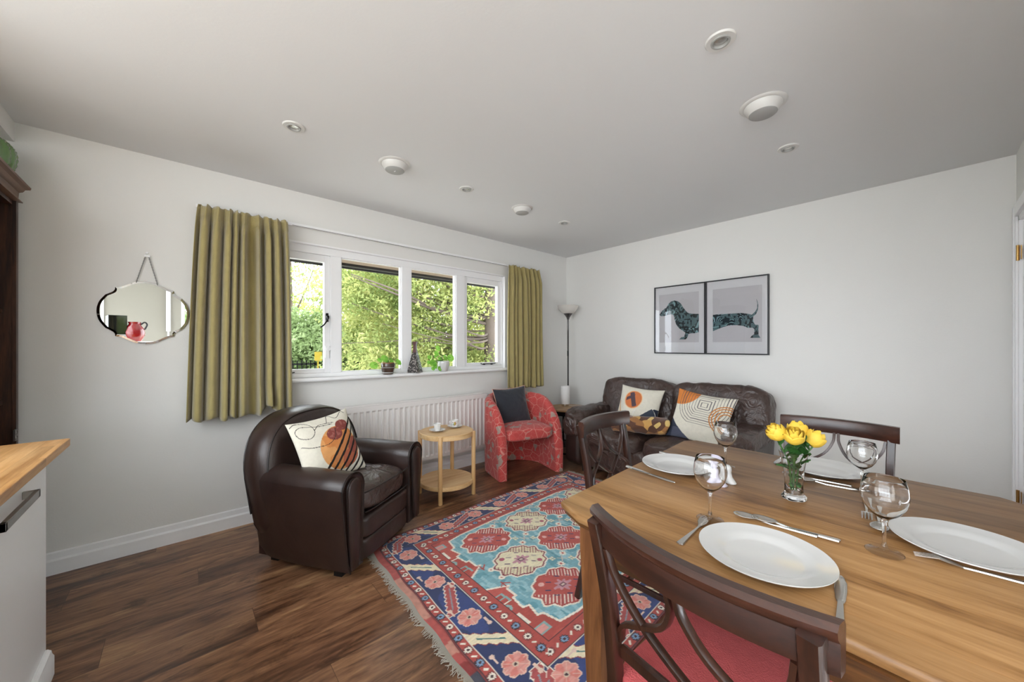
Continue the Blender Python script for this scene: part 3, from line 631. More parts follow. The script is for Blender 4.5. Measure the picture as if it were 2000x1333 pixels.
g = G(); g.bb(-.28, .275, -1.9, 1.0, .0, .81); g.build('carcass', M['white'], t, flat=True, bevel=.001)
for i, (a, b) in enumerate(((.405, 1.0), (-.2, .4), (-.805, -.205), (-1.41, -.81))):
    g = G(); g.bb(.276, .295, a, b, .02, .806); dr = g.build('door', M['white'], t, flat=True, bevel=.0015)
    g = G(); zz = .755; y0_, y1_ = b-.58, b-.265
    g.bb(.318, .330, y0_, y1_, zz-.012, zz+.012); g.bb(.295, .330, y0_, y0_+.012, zz-.012, zz+.012); g.bb(.295, .330, y1_-.012, y1_, zz-.012, zz+.012); g.build('handle', M['brushed'], dr, flat=True, bevel=.001)
g = G(); mx = Matrix.Translation((.2955, 0, 0)); g.rings([[(x, y, z) for x, z in [(0, 0), (.022, 0), (.022, .07), (.017, .08), (.015, .092), (.006, .1), (0, .1)]] for y in (-1.9, .985)], mx=mx); g.build('plinth', M['white'], t, ang=30)
g = G(); g.bb(-1.02, -.36, -.75, 2.43, .811, .843); o = g.build('worktop', M['block'], flat=True, bevel=.003); tag(o, 'pale wood block worktop projecting from the left edge of the picture', 'worktop')
# things standing behind the viewpoint, seen in the mirror
t = thing('larder_unit', 'tall white kitchen unit behind the viewpoint, reflected below the mirror', 'kitchen unit', (-.45, -1.35, 0))
g = G(); g.bb(-.5, .28, -.3, .3, 0, 1.30); g.build('carcass', M['white'], t, flat=True); g = G(); g.bb(-.49, .27, .3, .318, .1, 1.295); g.build('door', M['white'], t, flat=True)
g = G(); g.lathe([(0, 0), (.06, 0), (.07, .01), (.105, .08), (.11, .13), (.09, .2), (.065, .235), (.06, .25), (.07, .275), (.066, .276), (.056, .25), (.06, .235), (.085, .2), (.1, .13), (.06, .02), (0, .015)], 36)
t = thing('jug', 'red glazed jug with a black handle, seen in the mirror', 'jug', (-.515, -1.2, 1.30)); g.build('body', M['redglaze'], t)
g = G(); g.tube(spline([(.062, 0, .24), (.10, 0, .275), (.125, 0, .24), (.10, 0, .17)], 16), .010); g.build('handle', M['black'], t).rotation_euler = (0, 0, R(0))
t = thing('appliance', 'black box-shaped appliance with a glossy front, seen in the mirror', 'appliance', (-.70, -1.27, 1.30), R(-11)); g = G(); g.bb(-.09, .09, -.16, .15, 0, .36); g.build('casing', M['black'], t, flat=True, bevel=.004)
g = G(); g.bb(-.086, .086, .150, .156, .10, .355); g.build('glossy_front', M['caseblack'], t, flat=True); g = G(); g.bb(-.086, .086, .150, .156, .01, .095); g.build('control_panel', M['plasticgrey'], t, flat=True)
g = G(); g.tube([(-.2, Y0+.03, 1.5), (-.2, Y0+.03, 2.4)], .03); g.tube([(-.2, Y0+.03, .0), (-.2, Y0+.03, 1.5)], .013); g.tube([(-1.0, Y0+.03, 0), (-1.0, Y0+.03, 2.4)], .02); o = g.build('pipe', M['white']); tag(o, 'white boxed pipe on the rear wall, seen in the mirror', 'pipe')
# ================================================================ RUG
def rugcolor(P, Q):
    """P along the rug (0..1.9), Q across (0..1.51); metres"""
    LP, LQ = 1.90, 1.51
    RED, NAVY, BLUE, CREAM, PINK, DK, WHT, SAL = [C3(x) for x in ('b4473c', '1e2e5e', '7db2bd', 'efe0bc', 'e09a92', '3a1420', 'f3e8d8', 'dc8074')]
    c = np.ones(P.shape+(3,))*RED
    def put(mask, col): c[mask] = col
    E_ = np.minimum(P, LP-P); F_ = np.minimum(Q, LQ-Q); D = np.minimum(E_, F_)
    ab = vnoise(P, Q, 9, 3)
    # guards with small flowers and leaf dashes
    def guard(lo, hi, ph):
        m = (D >= lo) & (D < hi); mid = (lo+hi)/2; put(m, RED)
        along = np.where(E_ < F_, Q, P); s = .078; k = np.floor(along/s+ph); fx = (along/s+ph-k-.5)*s; fy = D-mid
        r = np.hypot(fx, fy); th = np.arctan2(fy, fx); pet = r < .0165*(.72+.28*np.cos(5*th)**2)
        even = (k.astype(int) % 2) == 0
        rim = (r < .0225*(.8+.2*np.cos(5*th)**2)) & ~pet
        put(m & rim & even, DK); put(m & pet & even, C3('7f9fc0')); put(m & (r < .006) & even, DK)
        put(m & rim & ~even, DK*.6+RED*.4); put(m & pet & ~even, WHT); put(m & (r < .006) & ~even, DK)
        fx2 = np.where(fx > 0, fx-s/2, fx+s/2); lf = (np.abs(fx2*.7+fy*.7) < .010) & (np.abs(fx2*.7-fy*.7) < .0042)
        put(m & lf, WHT)
        for e in (lo, hi): put(np.abs(D-e) < .0022, DK)
    nlo, nhi = .045, .185
    guard(.006, nlo, .0)
    # navy main border
    m = (D >= nlo) & (D < nhi); put(m, NAVY); put(m & (ab > .62), NAVY*1.7)
    mid = (nlo+nhi)/2; hw = (nhi-nlo)/2
    side_long = F_ <= E_
    along = np.where(side_long, P, Q); sgn = np.where(side_long, np.where(Q < LQ/2, 1, -1), np.where(P < LP/2, -1, 1))
    y = (D-mid)*sgn; per = np.where(side_long, .248, .322); off = np.where(side_long, .211-.124, .265-.161)
    k = np.floor((along-off)/per); fx = along-off-(k+.5)*per; ev = (k.astype(int) % 2) == 0
    sx = np.where(side_long, 1.0, 1.0); r = np.hypot(fx, y); th = np.arctan2(y, fx)
    # leaf between flowers
    g2 = np.where(fx > 0, fx-per/2, fx+per/2); kk = np.where(fx > 0, k, k-1).astype(int) % 2 == 0
    slant = g2+.95*y*np.where(side_long, -1, 1)
    saw = .012*np.abs(((y*62) % 2)-1)
    lw = np.where(kk, .027, .024)
    lf = m & (np.abs(slant) < lw+saw); rim = m & (np.abs(slant) < lw+saw+.005) & ~lf
    # red leaves lie flatter
    sl2 = y+.42*g2*np.where(side_long, 1, -1); saw2 = .010*np.abs(((g2*75) % 2)-1)
    rl = m & (np.abs(sl2) < .020+saw2) & (np.abs(g2) < .10) & ~kk; rr = m & (np.abs(sl2) < .025+saw2) & (np.abs(g2) < .104) & ~kk
    put(rim & kk, C3('a04038')); put(lf & kk, CREAM); put(m & (np.abs(slant) < .0045) & (np.abs(y) < .042) & kk, C3('4a7a72'))
    put(rr, WHT); put(rl, C3('b04a48')); put(m & (np.abs(sl2) < .003) & (np.abs(g2) < .07) & ~kk, C3('8a98a0'))
    pet = m & (r < .049*(.84+.16*np.abs(np.cos(4*th)))); pr = m & (r < .054*(.84+.16*np.abs(np.cos(4*th)))) & ~pet
    put(pr, C3('e9c0ae')); put(pet, SAL); put(pet & (((th/(math.pi/4)+.5).astype(int) % 2) == 0), C3('e0988c')); put(pet & (np.abs(np.sin(4*th)) < .12), C3('e8b8a8')); put(m & (r < .011), C3('d8c0a8')); put(m & (r < .006), DK)
    for sx_, sy_ in ((-1, 1), (1, -1)):
        bx = fx-sx_*.068*np.where(side_long, 1, 1); by = y-sy_*.045
        bone = m & (((np.abs(bx) < .020) & (np.abs(by) < .004)) | (np.hypot(bx-sx_*.020, by) < .010)); put(bone, C3('e6c6b4'))
    for e in (nlo+.002, nhi-.002): put(np.abs(D-e) < .0020, WHT*.9)
    guard(nhi, .262, .5); c[(D >= nhi+.003) & (D < nhi+.02)] = RED; 
    put(np.abs(D-.262) < .0025, DK)
    # field
    X = P-LP/2; Y = Q-LQ/2; fm = D >= .264; put(fm, RED); put(fm & (ab > .55), C3('c4554a'))
    ax, ay = np.abs(X), np.abs(Y)
    blue = [(-.02, .47), (.50, .47), (.585, .455), (.60, .37), (.625, .36), (.61, .29), (.64, .28), (.63, .20), (.61, .20), (.61, .13), (.59, .12), (.715, .045), (.70, .105), (.755, .085), (.765, -.02), (-.02, -.02)]
    bl = inpoly(ax, ay, blue); dd = distpoly(ax, ay, blue[:-1], False)
    put(fm & bl, BLUE); put(fm & bl & (vnoise(P*3, Q, 22, 9) > .6), C3('9cc6cc')); put(fm & bl & (vnoise(P*3, Q, 17, 19) > .72), C3('649eac'))
    put(fm & (dd < .0055) & (ax > .01) & (ay > .01), WHT)
    # animals and tulips in the red corners
    def glyph(px, py, kind, col, col2):
        dx = X-px; dy = Y-py; a = np.abs(dx); b = np.abs(dy)
        if kind == 0:
            o = (a < .028) & (b < .04); i = (a < .014) & (b < .026); put(fm & o, col); put(fm & i, col2); put(fm & (a < .004) & (b > .04) & (b < .075), col)
        elif kind == 1:
            rr_ = np.hypot(dx, dy*1.2); put(fm & (rr_ < .032), col); put(fm & (rr_ < .018), RED); put(fm & (np.abs(dx-.03) < .028) & (np.abs(dy+.03) < .005), WHT)
        elif kind == 2:
            o = (a < .05) & (b < .024); put(fm & o, col); put(fm & (a < .042) & (b < .017), col2); put(fm & (np.abs(dx+.06) < .016) & (np.abs(dy+.014) < .02), col)
        elif kind == 3:
            put(fm & (a < .032) & (np.abs(dy-.0) < .02), col); put(fm & (a < .022) & (b < .011), RED); put(fm & (np.abs(dx+.03) < .006) & (np.abs(dy-.02) < .03), col); put(fm & (np.abs(dx-.03) < .006) & (np.abs(dy-.03) < .02), col)
    for s in (-1, 1):
        for q, kd, c1, c2 in ((.43, 2, C3('8fb0ae'), PINK), (.33, 0, WHT, PINK), (.235, 1, C3('8fb0ae'), RED), (.155, 3, C3('8fb0ae'), RED)):
            for t_ in (-1, 1): glyph(s*(.70 if kd in (0, 1) else .68), t_*q, kd, c1, c2)
    # stepped medallions
    def med(px, py, cream):
        dx = X-px; dy = Y-py; a = np.abs(dx); b = np.abs(dy)
        tt = np.arctan2(dy*1.15, dx); e = np.maximum(np.maximum(a/.152, b/.125), (a+b)/.200)+.13*np.abs(((tt*12/math.pi) % 2)-1)-.06
        o = fm & (e < 1.06); put(o, WHT); put(fm & (e < .99), C3('8c3038') if cream else RED); put(fm & (e < .93), C3('efe4c2') if cream else C3('bf4d43'))
        fl = fm & (e < .93) & ((dx-dy > .10) | (dx-dy < -.10)); h = ((dx+dy)*42) % 1
        put(fl & (h < .28), WHT if not cream else C3('8c3038')); put(fl & (h > .5) & (h < .66), C3('8c3038') if not cream else C3('c9b78c'))
        ce = fm & (a/.055+b/.042 < 1+.25*np.sin(8*np.arctan2(dy, dx))); put(ce, C3('c9909a')); put(fm & (a < .018) & (b < .014), C3('7c4a58')); put(fm & (a < .010) & (b < .007), C3('d8c0b0'))
        for q in range(8):
            t_ = q*math.pi/4+.3; hx = dx-.085*math.cos(t_); hy = dy-.07*math.sin(t_); put(fm & (e < .9) & (np.abs(hx-hy) < .005) & (np.abs(hx+hy) < .020), C3('27315a') if not cream else C3('6a4660'))
        for s in (-1, 1): put(fm & (np.hypot(dx-s*.075, dy-s*.075) < .015), C3('e8b0a8') if not cream else C3('b5586a'))
    cols = [(-.405, 0), (-.045, 1), (.30, 0), (.62, 1)]
    def small(px, py, kd):
        dx = X-px; dy = Y-py; r_ = np.hypot(dx, dy); t_ = np.arctan2(dy, dx)
        if kd == 0: put(fm & bl & (r_ < .024*(.6+.4*np.abs(np.cos(4*t_)))), WHT); put(fm & bl & (r_ < .008), C3('c0584c'))
        elif kd == 1: put(fm & bl & (np.maximum(np.abs(dx), np.abs(dy)) < .016) & (np.minimum(np.abs(dx), np.abs(dy)) > .002), CREAM)
        else: put(fm & bl & (r_ < .03) & ((np.abs(dx-dy) < .005) | (np.abs(dx+dy) < .004)), C3('dcc8b8'))
    for cx_ in (-.225, .1275, .46):
        for cy_ in (-.1525, .1525, -.44, .44):
            small(cx_-.045, cy_+.03, 0); small(cx_+.045, cy_-.03, 0); small(cx_+.045, cy_+.035, 1); small(cx_-.045, cy_-.035, 1); small(cx_, cy_, 2)
    for s in (-1, 1):
        for t_ in (-1, 1):
            dx = X-s*.60; dy = Y-t_*.10; put(fm & bl & ((np.abs(dx) < .004) & (np.abs(dy) < .03) | (np.abs(np.abs(dx)-(dy*t_+.02)) < .005) & (np.abs(dx) < .03)), RED)
            dx = X-s*.575; dy = Y-t_*.045; r_ = np.hypot(dx, dy); put(fm & bl & (r_ < .018), WHT); put(fm & bl & (r_ < .006), RED)
    for k_, (mx_, st) in enumerate(cols):
        for j in (-1, 0, 1): med(mx_, j*.305, (j == 0) if st == 0 else (j != 0))
    put(D < .006, C3('7a2c2c'))
    # faded, worn wool
    c *= (.90+.26*vnoise(P, Q*3, 60, 4))[..., None]
    return np.clip(c*.97+.012, 0, 1)
E2 = np.array([math.cos(R(2)), math.sin(R(2))]); N2 = np.array([E2[1], -E2[0]]); RO = np.array([.86, 2.27])
def rugmap(P, Q, z=.008):
    sh = -.082*np.clip(Q, 0, 1.5)*np.clip(1-P/.55, 0, 1)+.02
    cr = np.clip(.14-P, 0, .14)/.14*np.clip(.10-Q, 0, .1)/.1
    sh = sh+.035*cr; shq = .055*cr+.010*np.sin(P*4)*(np.clip(1-Q/.4, 0, 1))
    wav = .004*np.sin(Q*23)*np.clip(1-P/.1, 0, 1)
    x = RO[0]+E2[0]*(P+sh+wav)+N2[0]*(Q+shq-.01); y = RO[1]+E2[1]*(P+sh+wav)+N2[1]*(Q+shq-.01)
    zz = z+.0015*np.sin(P*9+Q*4)*np.clip(P*8, 0, 1)+.002*np.clip(1-P/.12, 0, 1)*np.sin(Q*11)**2
    return x, y, np.maximum(zz, .004)
t = thing('rug', 'patterned red, navy and pale blue wool rug with cream fringe on the wooden floor', 'rug', (0, 0, 0))
rug = grid_plane(500, 400, 1.90, 1.51, rugcolor, M['rug'], 'pile', t, rugmap)
g = G()
edge = [(p, 0) for p in np.linspace(0, 1.9, 40)]+[(1.9, q) for q in np.linspace(0, 1.51, 30)][1:]+[(p, 1.51) for p in np.linspace(1.9, 0, 40)][1:]+[(0, q) for q in np.linspace(1.51, 0, 30)][1:-1]
pt = [rugmap(np.array(a), np.array(b)) for a, b in edge]; g.rings([[(float(x), float(y), z0) for x, y, z in pt] for z0 in (.0005, .0035)], cap=False)
g.build('backing', mat('rug_backing', '6b2a28', 1), t)
# kilim end strip and knotted fringe at both short ends
def kil(U, V):
    c = np.ones(U.shape+(3,))*C3('b8544e'); n = vnoise(U, V, 8, 6); c[n > .62] = C3('c98d7c'); c[(n < .3)] = C3('8f3432'); n2 = vnoise(U, V, 5, 16); c[(n2 > .74)] = C3('4a4a56'); return c*(.85+.3*vnoise(U, V, 70, 2))[..., None]
for end in (0, 1):
    def xf(U, V, end=end): return np.stack(rugmap((-.034+U) if end == 0 else (1.899+U), V, .005), 0)
    o = grid_plane(10, 200, .036, 1.51, kil, M['rug'], 'woven_end', t, lambda U, V, xf=xf: tuple(xf(U, V)))
    g = G(); rr = random.Random(4+end)
    for i in range(330):
        q = .004+i*1.502/330; L = rr.uniform(.032, .052); x, y, z = [float(a) for a in rugmap(np.array(-.033 if end == 0 else 1.934), np.array(q), .005)]
        dx, dy = (-E2[0], -E2[1]) if end == 0 else (E2[0], E2[1]); a1 = rr.uniform(-.5, .5)+.25*math.sin(q*30)
        ex = dx*math.cos(a1)-dy*math.sin(a1); ey = dx*math.sin(a1)+dy*math.cos(a1)
        g.tube([(x, y, .005), (x+dx*L*.5, y+dy*L*.5, .0045), (x+ex*L, y+ey*L, .003)], [.0015, .0013, .0009], 4)
    o = g.build('fringe', M['fringe'], t); o['kind'] = 'stuff'
# ================================================================ DINING TABLE
t = thing('dining_table', 'rectangular oak dining table with clipped corners and tapered legs', 'dining table', (1.38, .27, 0))
top = [(-.55, .385), (-.512, .478), (.50, .540), (.556, .50), (.545, -.43), (.47, -.52), (-.50, -.55), (-.585, -.46)]
def off(poly, d):
    n = len(poly); out = []
    for i in range(n):
        p0, p1, p2 = [Vector(poly[k % n]) for k in (i-1, i, i+1)]; a = (p1-p0).normalized(); b = (p2-p1).normalized()
        na = Vector((-a.y, a.x)); nb = Vector((-b.y, b.x)); m_ = (na+nb).normalized(); s = d/max(.3, m_.dot(na)); out.append((p1.x-m_.x*s*-1, p1.y-m_.y*s*-1))
    return out
ar = sum(top[i][0]*top[(i+1) % 8][1]-top[(i+1) % 8][0]*top[i][1] for i in range(8)); sg = 1 if ar > 0 else -1
def ring(d, z): return [(x, y, z) for x, y in off(top, d*sg)]
g = G(); g.rings([ring(.010, .733), ring(.003, .7385), ring(.001, .752), ring(.0035, .7575), ring(.006, .76)]); g.build('tabletop', M['oak'], t, ang=50)
g = G(); g.rings([ring(.024, .716), ring(.014, .721), ring(.012, .727), ring(.02, .732)]); g.build('edge_moulding', M['oakdark'], t, ang=30)
g = G(); ap = [(-.475, -.46), (-.475, .385), (.47, .44), (.47, -.44)]
for i in range(4):
    a, b = Vector(ap[i]), Vector(ap[(i+1) % 4]); c_ = (a+b)/2; d = b-a; g.box(c_.x, c_.y, .668, d.length, .022, .10, math.atan2(d.y, d.x))
g.build('apron', M['oakdark'], t, flat=True)
for x, y, ix, iy in ((-.455, .385, 1, -1), (-.455, -.44, 1, 1), (.445, .405, -1, -1), (.445, -.42, -1, 1)):
    g = G(); h = .037; rs = []
    for z, k in ((0, .55), (.6, .97), (.63, 1), (.718, 1)):
        s = h*k*1.0; cx = x+ix*(h-s)*.3; cy = y+iy*(h-s)*.3; b_ = .004; rs.append([(cx-s+b_, cy-s, z), (cx+s-b_, cy-s, z), (cx+s, cy-s+b_, z), (cx+s, cy+s-b_, z), (cx+s-b_, cy+s, z), (cx-s+b_, cy+s, z), (cx-s, cy+s-b_, z), (cx-s, cy-s+b_, z)])
    g.rings(rs); g.build('leg', M['oakleg'], t, ang=30)
# ================================================================ DINING CHAIRS
def chair(label, loc, rz):
    """faces local +y; seat centre at origin"""
    t = thing('dining_chair', label, 'dining chair', loc, rz, 'mahogany dining chairs')
    def back_y(z): return -.195-.03*max(0, (z-.46)/.4)-.035*max(0, (z-.46)/.4)**2
    bow = lambda x, k=.05: -k*(1-(x/.225)**2)
    # top rail: curved board with thicker rolled top
    g = G(); rs = []
    for i in range(25):
        x = -.225+.45*i/24; y = back_y(.83)+.028+bow(x, .05); zt = .862
        sec = [(-.010, .788), (-.012, .80), (-.012, .835), (-.022, .845), (-.024, .855), (-.016, .863), (.004, .862), (.010, .852), (.010, .80), (.008, .788)]
        rs.append([(x, y+a, b-.0) for a, b in sec])
    g.rings(rs); g.build('top_rail', M['mahogrim'], t, ang=35)
    for sx in (-1, 1):
        g = G(); pts = spline([(sx*.199, back_y(.83)-.004, .842), (sx*.197, back_y(.79)-.001, .79), (sx*.194, back_y(.65)+.000, .65), (sx*.194, back_y(.5), .5), (sx*.195, -.195, .42), (sx*.195, -.21, .25), (sx*.2, -.265, .0)], 22)
        g.tube(pts, 1, oval=(.030, .030), up=(0, 1, 0)); g.build('rear_leg', M['mahog'], t, ang=35)
        g = G(); rs = []
        for z, k in ((0, .011), (.40, .018), (.44, .019)): rs.append([(sx*.215+a*k, .185+b*k, z) for a, b in ((-1, -1), (1, -1), (1, 1), (-1, 1))])
        g.rings(rs); g.build('front_leg', M['mahog'], t, flat=True, bevel=.002)
    def yb(z, x): return back_y(z)+.014+bow(x, .045)*((z-.52)/.28)
    def arc(pts): return [(p.x, yb(p.z, p.x), p.z) for p in spline([(a, 0, b) for a, b in pts], 20)]
    for sx in (-1, 1):
        for pts in ([(sx*.178, .785), (sx*.165, .73), (sx*.115, .66), (sx*.04, .60), (sx*-.035, .55), (sx*-.045, .52)], [(sx*.008, .79), (sx*.012, .745), (sx*.045, .685), (sx*.115, .635), (sx*.165, .60), (sx*.18, .555)]):
            g = G(); g.tube(arc(pts), 1, oval=(.011, .018), up=(0, 1, 0)); g.build('lattice_bar', M['mahog'], t, ang=35)
    g = G(); rs = [[(x, yb(.53, x)+a, b) for a, b in ((-.008, .515), (-.009, .538), (.0, .542), (.009, .538), (.009, .515))] for x in np.linspace(-.18, .18, 9)]; g.rings(rs); g.build('lower_rail', M['mahog'], t, ang=35)
    for nm, q in (('seat_rail', (-.2, -.2, -.195, .19)), ('seat_rail', (.2, .2, -.195, .19))):
        g = G(); sx = 1 if q[0] > 0 else -1; rs = [[(sx*(.195+.022*(y+.195)/.38)+a*.011, y, b) for a, b in ((-1, .375), (1, .375), (1, .425), (-1, .425))] for y in (-.195, .19)]; g.rings(rs); g.build(nm, M['mahog'], t, flat=True, bevel=.002)
    g = G(); g.bb(-.21, .21, .178, .2, .375, .425); g.build('seat_rail', M['mahog'], t, flat=True, bevel=.002)
    g = G(); g.bb(-.19, .19, -.206, -.186, .375, .425); g.build('seat_rail', M['mahog'], t, flat=True, bevel=.002)
    for sx in (-1, 1):
        g = G(); g.tube([(sx*.2, -.215, .2), (sx*.213, .18, .2)], 1, oval=(.014, .022), up=(0, 0, 1)); g.build('stretcher', M['mahog'], t)
    g = G(); g.tube([(-.205, 0, .2), (.205, 0, .2)], 1, oval=(.014, .02), up=(0, 0, 1)); g.build('stretcher', M['mahog'], t)
    g = G(); g.puff((0, 0, .445), (.43, .41, .062), 6, 14, crown=.014); o = g.build('seat', M['redseat'], t, ang=80)
    for v in o.data.vertices: v.co.x *= 1+.16*(v.co.y+.2)/.4; v.co.x *= .97
    return t
ch = chair('mahogany dining chair with red seat nearest the viewer, its back in the foreground', (.925, .265, 0), R(-90-8))
dup(ch, (1.655, .875, .009), R(180+3), 'mahogany dining chair at the side of the table in front of the leather sofa')
dup(ch, (2.215, .30, 0), R(90), 'mahogany dining chair on the far side of the table against the blank wall')
# ================================================================ TABLEWARE
TZ = .7603
def plate(x, y, label):
    g = G(); R_ = .128
    prof = [(.0001, .0055), (.070, .006), (.078, .008), (.086, .013), (.100, .0165), (.124, .0205), (.1275, .0218), (.128, .0205), (.1265, .0185), (.102, .0125), (.088, .008), (.078, .001), (.072, 0), (.070, .002), (.0001, .002)]
    g.lathe([(r, z) for r, z in prof], 64); o = g.build('dinner_plate', M['china'], ang=50); o.location = (x, y, TZ); return tag(o, label, 'plate', 'white dinner plates on the dining table')
plate(.965, .240, 'white dinner plate in front of the foreground chair')
plate(1.43, .640, 'white dinner plate at the place nearest the sofa, behind a wine glass')
plate(1.80, .255, 'white dinner plate behind the vase of yellow roses')
plate(1.352, -.065, 'white dinner plate cut off by the right edge of the picture')
def wineglass(x, y, label, k=1.0):
    t = thing('wine_glass', label, 'wine glass', (x, y, TZ), 0, 'wine glasses on the dining table')
    bowl = [(.0001, .0768), (.005, .0775), (.012, .080), (.026, .092), (.036, .108), (.041, .126), (.0415, .138), (.039, .155), (.035, .171), (.0345, .1722), (.0338, .171), (.0378, .155), (.0402, .138), (.0397, .126), (.0348, .1085), (.025, .0935), (.011, .0825), (.0001, .0805)]
    stem = [(.0001, .0765), (.0062, .0762), (.0042, .068), (.0034, .05), (.0036, .025), (.006, .012), (.014, .006), (.031, .0028), (.0335, .002), (.0335, .0008), (.032, 0), (.0001, .0)]
    g = G(); g.lathe([(r*k, z*k) for r, z in bowl], 48); g.build('bowl', M['glass'], t, ang=60)
    g = G(); g.lathe([(r*k, z*k-.0004) for r, z in stem], 40); g.build('stem', M['glass'], t, ang=60); return t
wineglass(1.078, .392, 'wine glass standing behind the nearest plate, beside a fork')
wineglass(1.60, .525, 'wine glass farthest left and back, in front of the sofa cushion')
wineglass(1.663, .137, 'wine glass in front of the far dining chair', .93)
wineglass(1.207, .062, 'largest-looking wine glass at the right, beside the cut-off plate')
# cutlery lies along +x of its own frame, tip at +x
def cutlery(kind, x, y, a, label):
    t = thing(kind, label, kind, (x, y, TZ), a, 'cutlery on the dining table')
    def blade(prof, name, m=M['steel'], zf=lambda s: .003, th=.0022):
        g = G(); g.rings([[(s, -w_, zf(s)-th/2), (s, w_, zf(s)-th/2), (s, w_*.8, zf(s)+th/2), (s, -w_*.8, zf(s)+th/2)] for s, w_ in prof]); return g.build(name, m, t, ang=50)
    if kind == 'knife':
        blade([(-.105, .004), (-.102, .0075), (-.07, .0072), (-.02, .0055), (0, .005)], 'handle', th=.004)
        blade([(0, .005), (.012, .0075), (.05, .0095), (.08, .0095), (.098, .006), (.106, .0015)], 'blade', th=.0016)
    elif kind == 'fork':
        zf = lambda s: .003+.010*max(0, min(1, (s-.02)/.035))*(1-.7*max(0, (s-.055)/.04))
        blade([(-.10, .004), (-.097, .0085), (-.06, .0065), (0, .003), (.02, .003)], 'handle', zf=lambda s: .003, th=.0028)
        blade([(.02, .003), (.032, .006), (.042, .0115), (.056, .012)], 'neck', zf=zf)
        for k in range(4):
            g = G(); yk = -.0096+k*.0064; g.rings([[(s, yk-w_, zf(s)-.0008), (s, yk+w_, zf(s)-.0008), (s, yk+w_, zf(s)+.0009), (s, yk-w_, zf(s)+.0009)] for s, w_ in ((.055, .0021), (.075, .0018), (.092, .001))]); g.build('tine', M['steel'], t, flat=True)
    else:
        blade([(-.10, .004), (-.097, .0085), (-.06, .0065), (0, .003), (.028, .0035)], 'handle', zf=lambda s: .003+.006*max(0, (s)/.03)*.9, th=.0028)
        g = G()
        def f(u, v):
            th = u*2*math.pi; r = v; X_ = .026+.028+r*.030*math.cos(th); Y_ = r*(.0185+.003*math.cos(th))*math.sin(th); return (X_, Y_, .0095-.0075*(1-r*r)+0)
        g.surf(f, 32, 8, cu=True); o = g.build('bowl', M['steel'], t, ang=80); s_ = o.modifiers.new('t', 'SOLIDIFY'); s_.thickness = .0012
    return t
cutlery('fork', .985, .393, R(1), 'fork beside the nearest plate, its prongs by the foot of a wine glass')
cutlery('knife', .905, .1035, R(6), 'broad-bladed knife to the right of the nearest plate, partly behind the chair back')
cutlery('spoon', 1.165, .275, R(90+8), 'dessert spoon lying beyond the nearest plate, the left of the pair')
cutlery('spoon', 1.178, .235, R(90+7), 'dessert spoon lying beyond the nearest plate, the right of the pair')
cutlery('knife', 1.288, .680, R(-99), 'knife lying left of the plate nearest the sofa, by the table edge')
cutlery('fork', 1.585, .690, R(-92), 'fork behind the plate nearest the sofa')
cutlery('knife', 1.88, .402, R(180), 'knife pointing out from behind the plate with the vase in front')
cutlery('fork', 1.675, .262, R(98), 'dessert fork beside the vase base, its prongs left of the vase')
cutlery('spoon', 1.640, .225, R(-80+180), 'dessert spoon just right of the vase base')
cutlery('fork', 1.247, -.075, R(98), 'fork in front of the plate cut off by the right edge')
cutlery('fork', 1.475, .112, R(185), 'dessert fork standing out behind the largest-looking wine glass')
cutlery('spoon', 1.40, .082, R(184), 'dessert spoon behind the stem of the largest-looking wine glass')
# white ceramic cruets
for x, y, a, lab, m_ in ((1.425, .462, 0, 'small white ceramic salt shaker with a splayed base, behind a wine glass', 'china'), (1.362, .478, 40, 'small lilac-white ceramic pepper shaker with a splayed base, behind a wine glass', 'napkin')):
    n = 48; g = G(); rs = []
    for z, r, k in ((0, .026, .34), (.004, .0275, .34), (.010, .024, .28), (.02, .017, .12), (.034, .0135, .03), (.044, .0145, 0), (.052, .013, 0), (.058, .008, 0), (.060, .001, 0)):
        rs.append([(r*(1+k*math.cos(3*q))*math.cos(q), r*(1+k*math.cos(3*q))*math.sin(q), z) for q in [2*math.pi*j/n for j in range(n)]])
    g.rings(rs); o = g.build('shaker', M[m_], ang=70); o.location = (x, y, TZ); o.rotation_euler = (0, 0, R(a)); tag(o, lab, 'cruet')
# ---- vase of roses
VX, VY = 1.422, .272
g = G(); n = 64; rs = []
outer = [(.0001, 0), (.030, 0), (.0325, .003), (.032, .009), (.0275, .015), (.0245, .020), (.0235, .05), (.0255, .08), (.030, .11), (.0365, .138), (.0385, .146), (.0378, .1465), (.0355, .138), (.029, .11), (.0242, .08), (.0222, .05), (.0222, .024), (.018, .018), (.0001, .017)]
for r, z in outer: rs.append([(r*(1+(.025*math.cos(6*2*math.pi*j/n) if r > .01 and z > .02 else (.05*math.cos(6*2*math.pi*j/n) if r > .01 else 0)))*math.cos(2*math.pi*j/n), r*(1+(.025*math.cos(6*2*math.pi*j/n) if r > .01 else 0))*math.sin(2*math.pi*j/n), z) for j in range(n)])
g.rings(rs, cap=False); o = g.build('flower_vase', M['glass'], ang=60); o.location = (VX, VY, TZ); tag(o, 'flared clear glass vase on the dining table holding four yellow roses', 'vase')
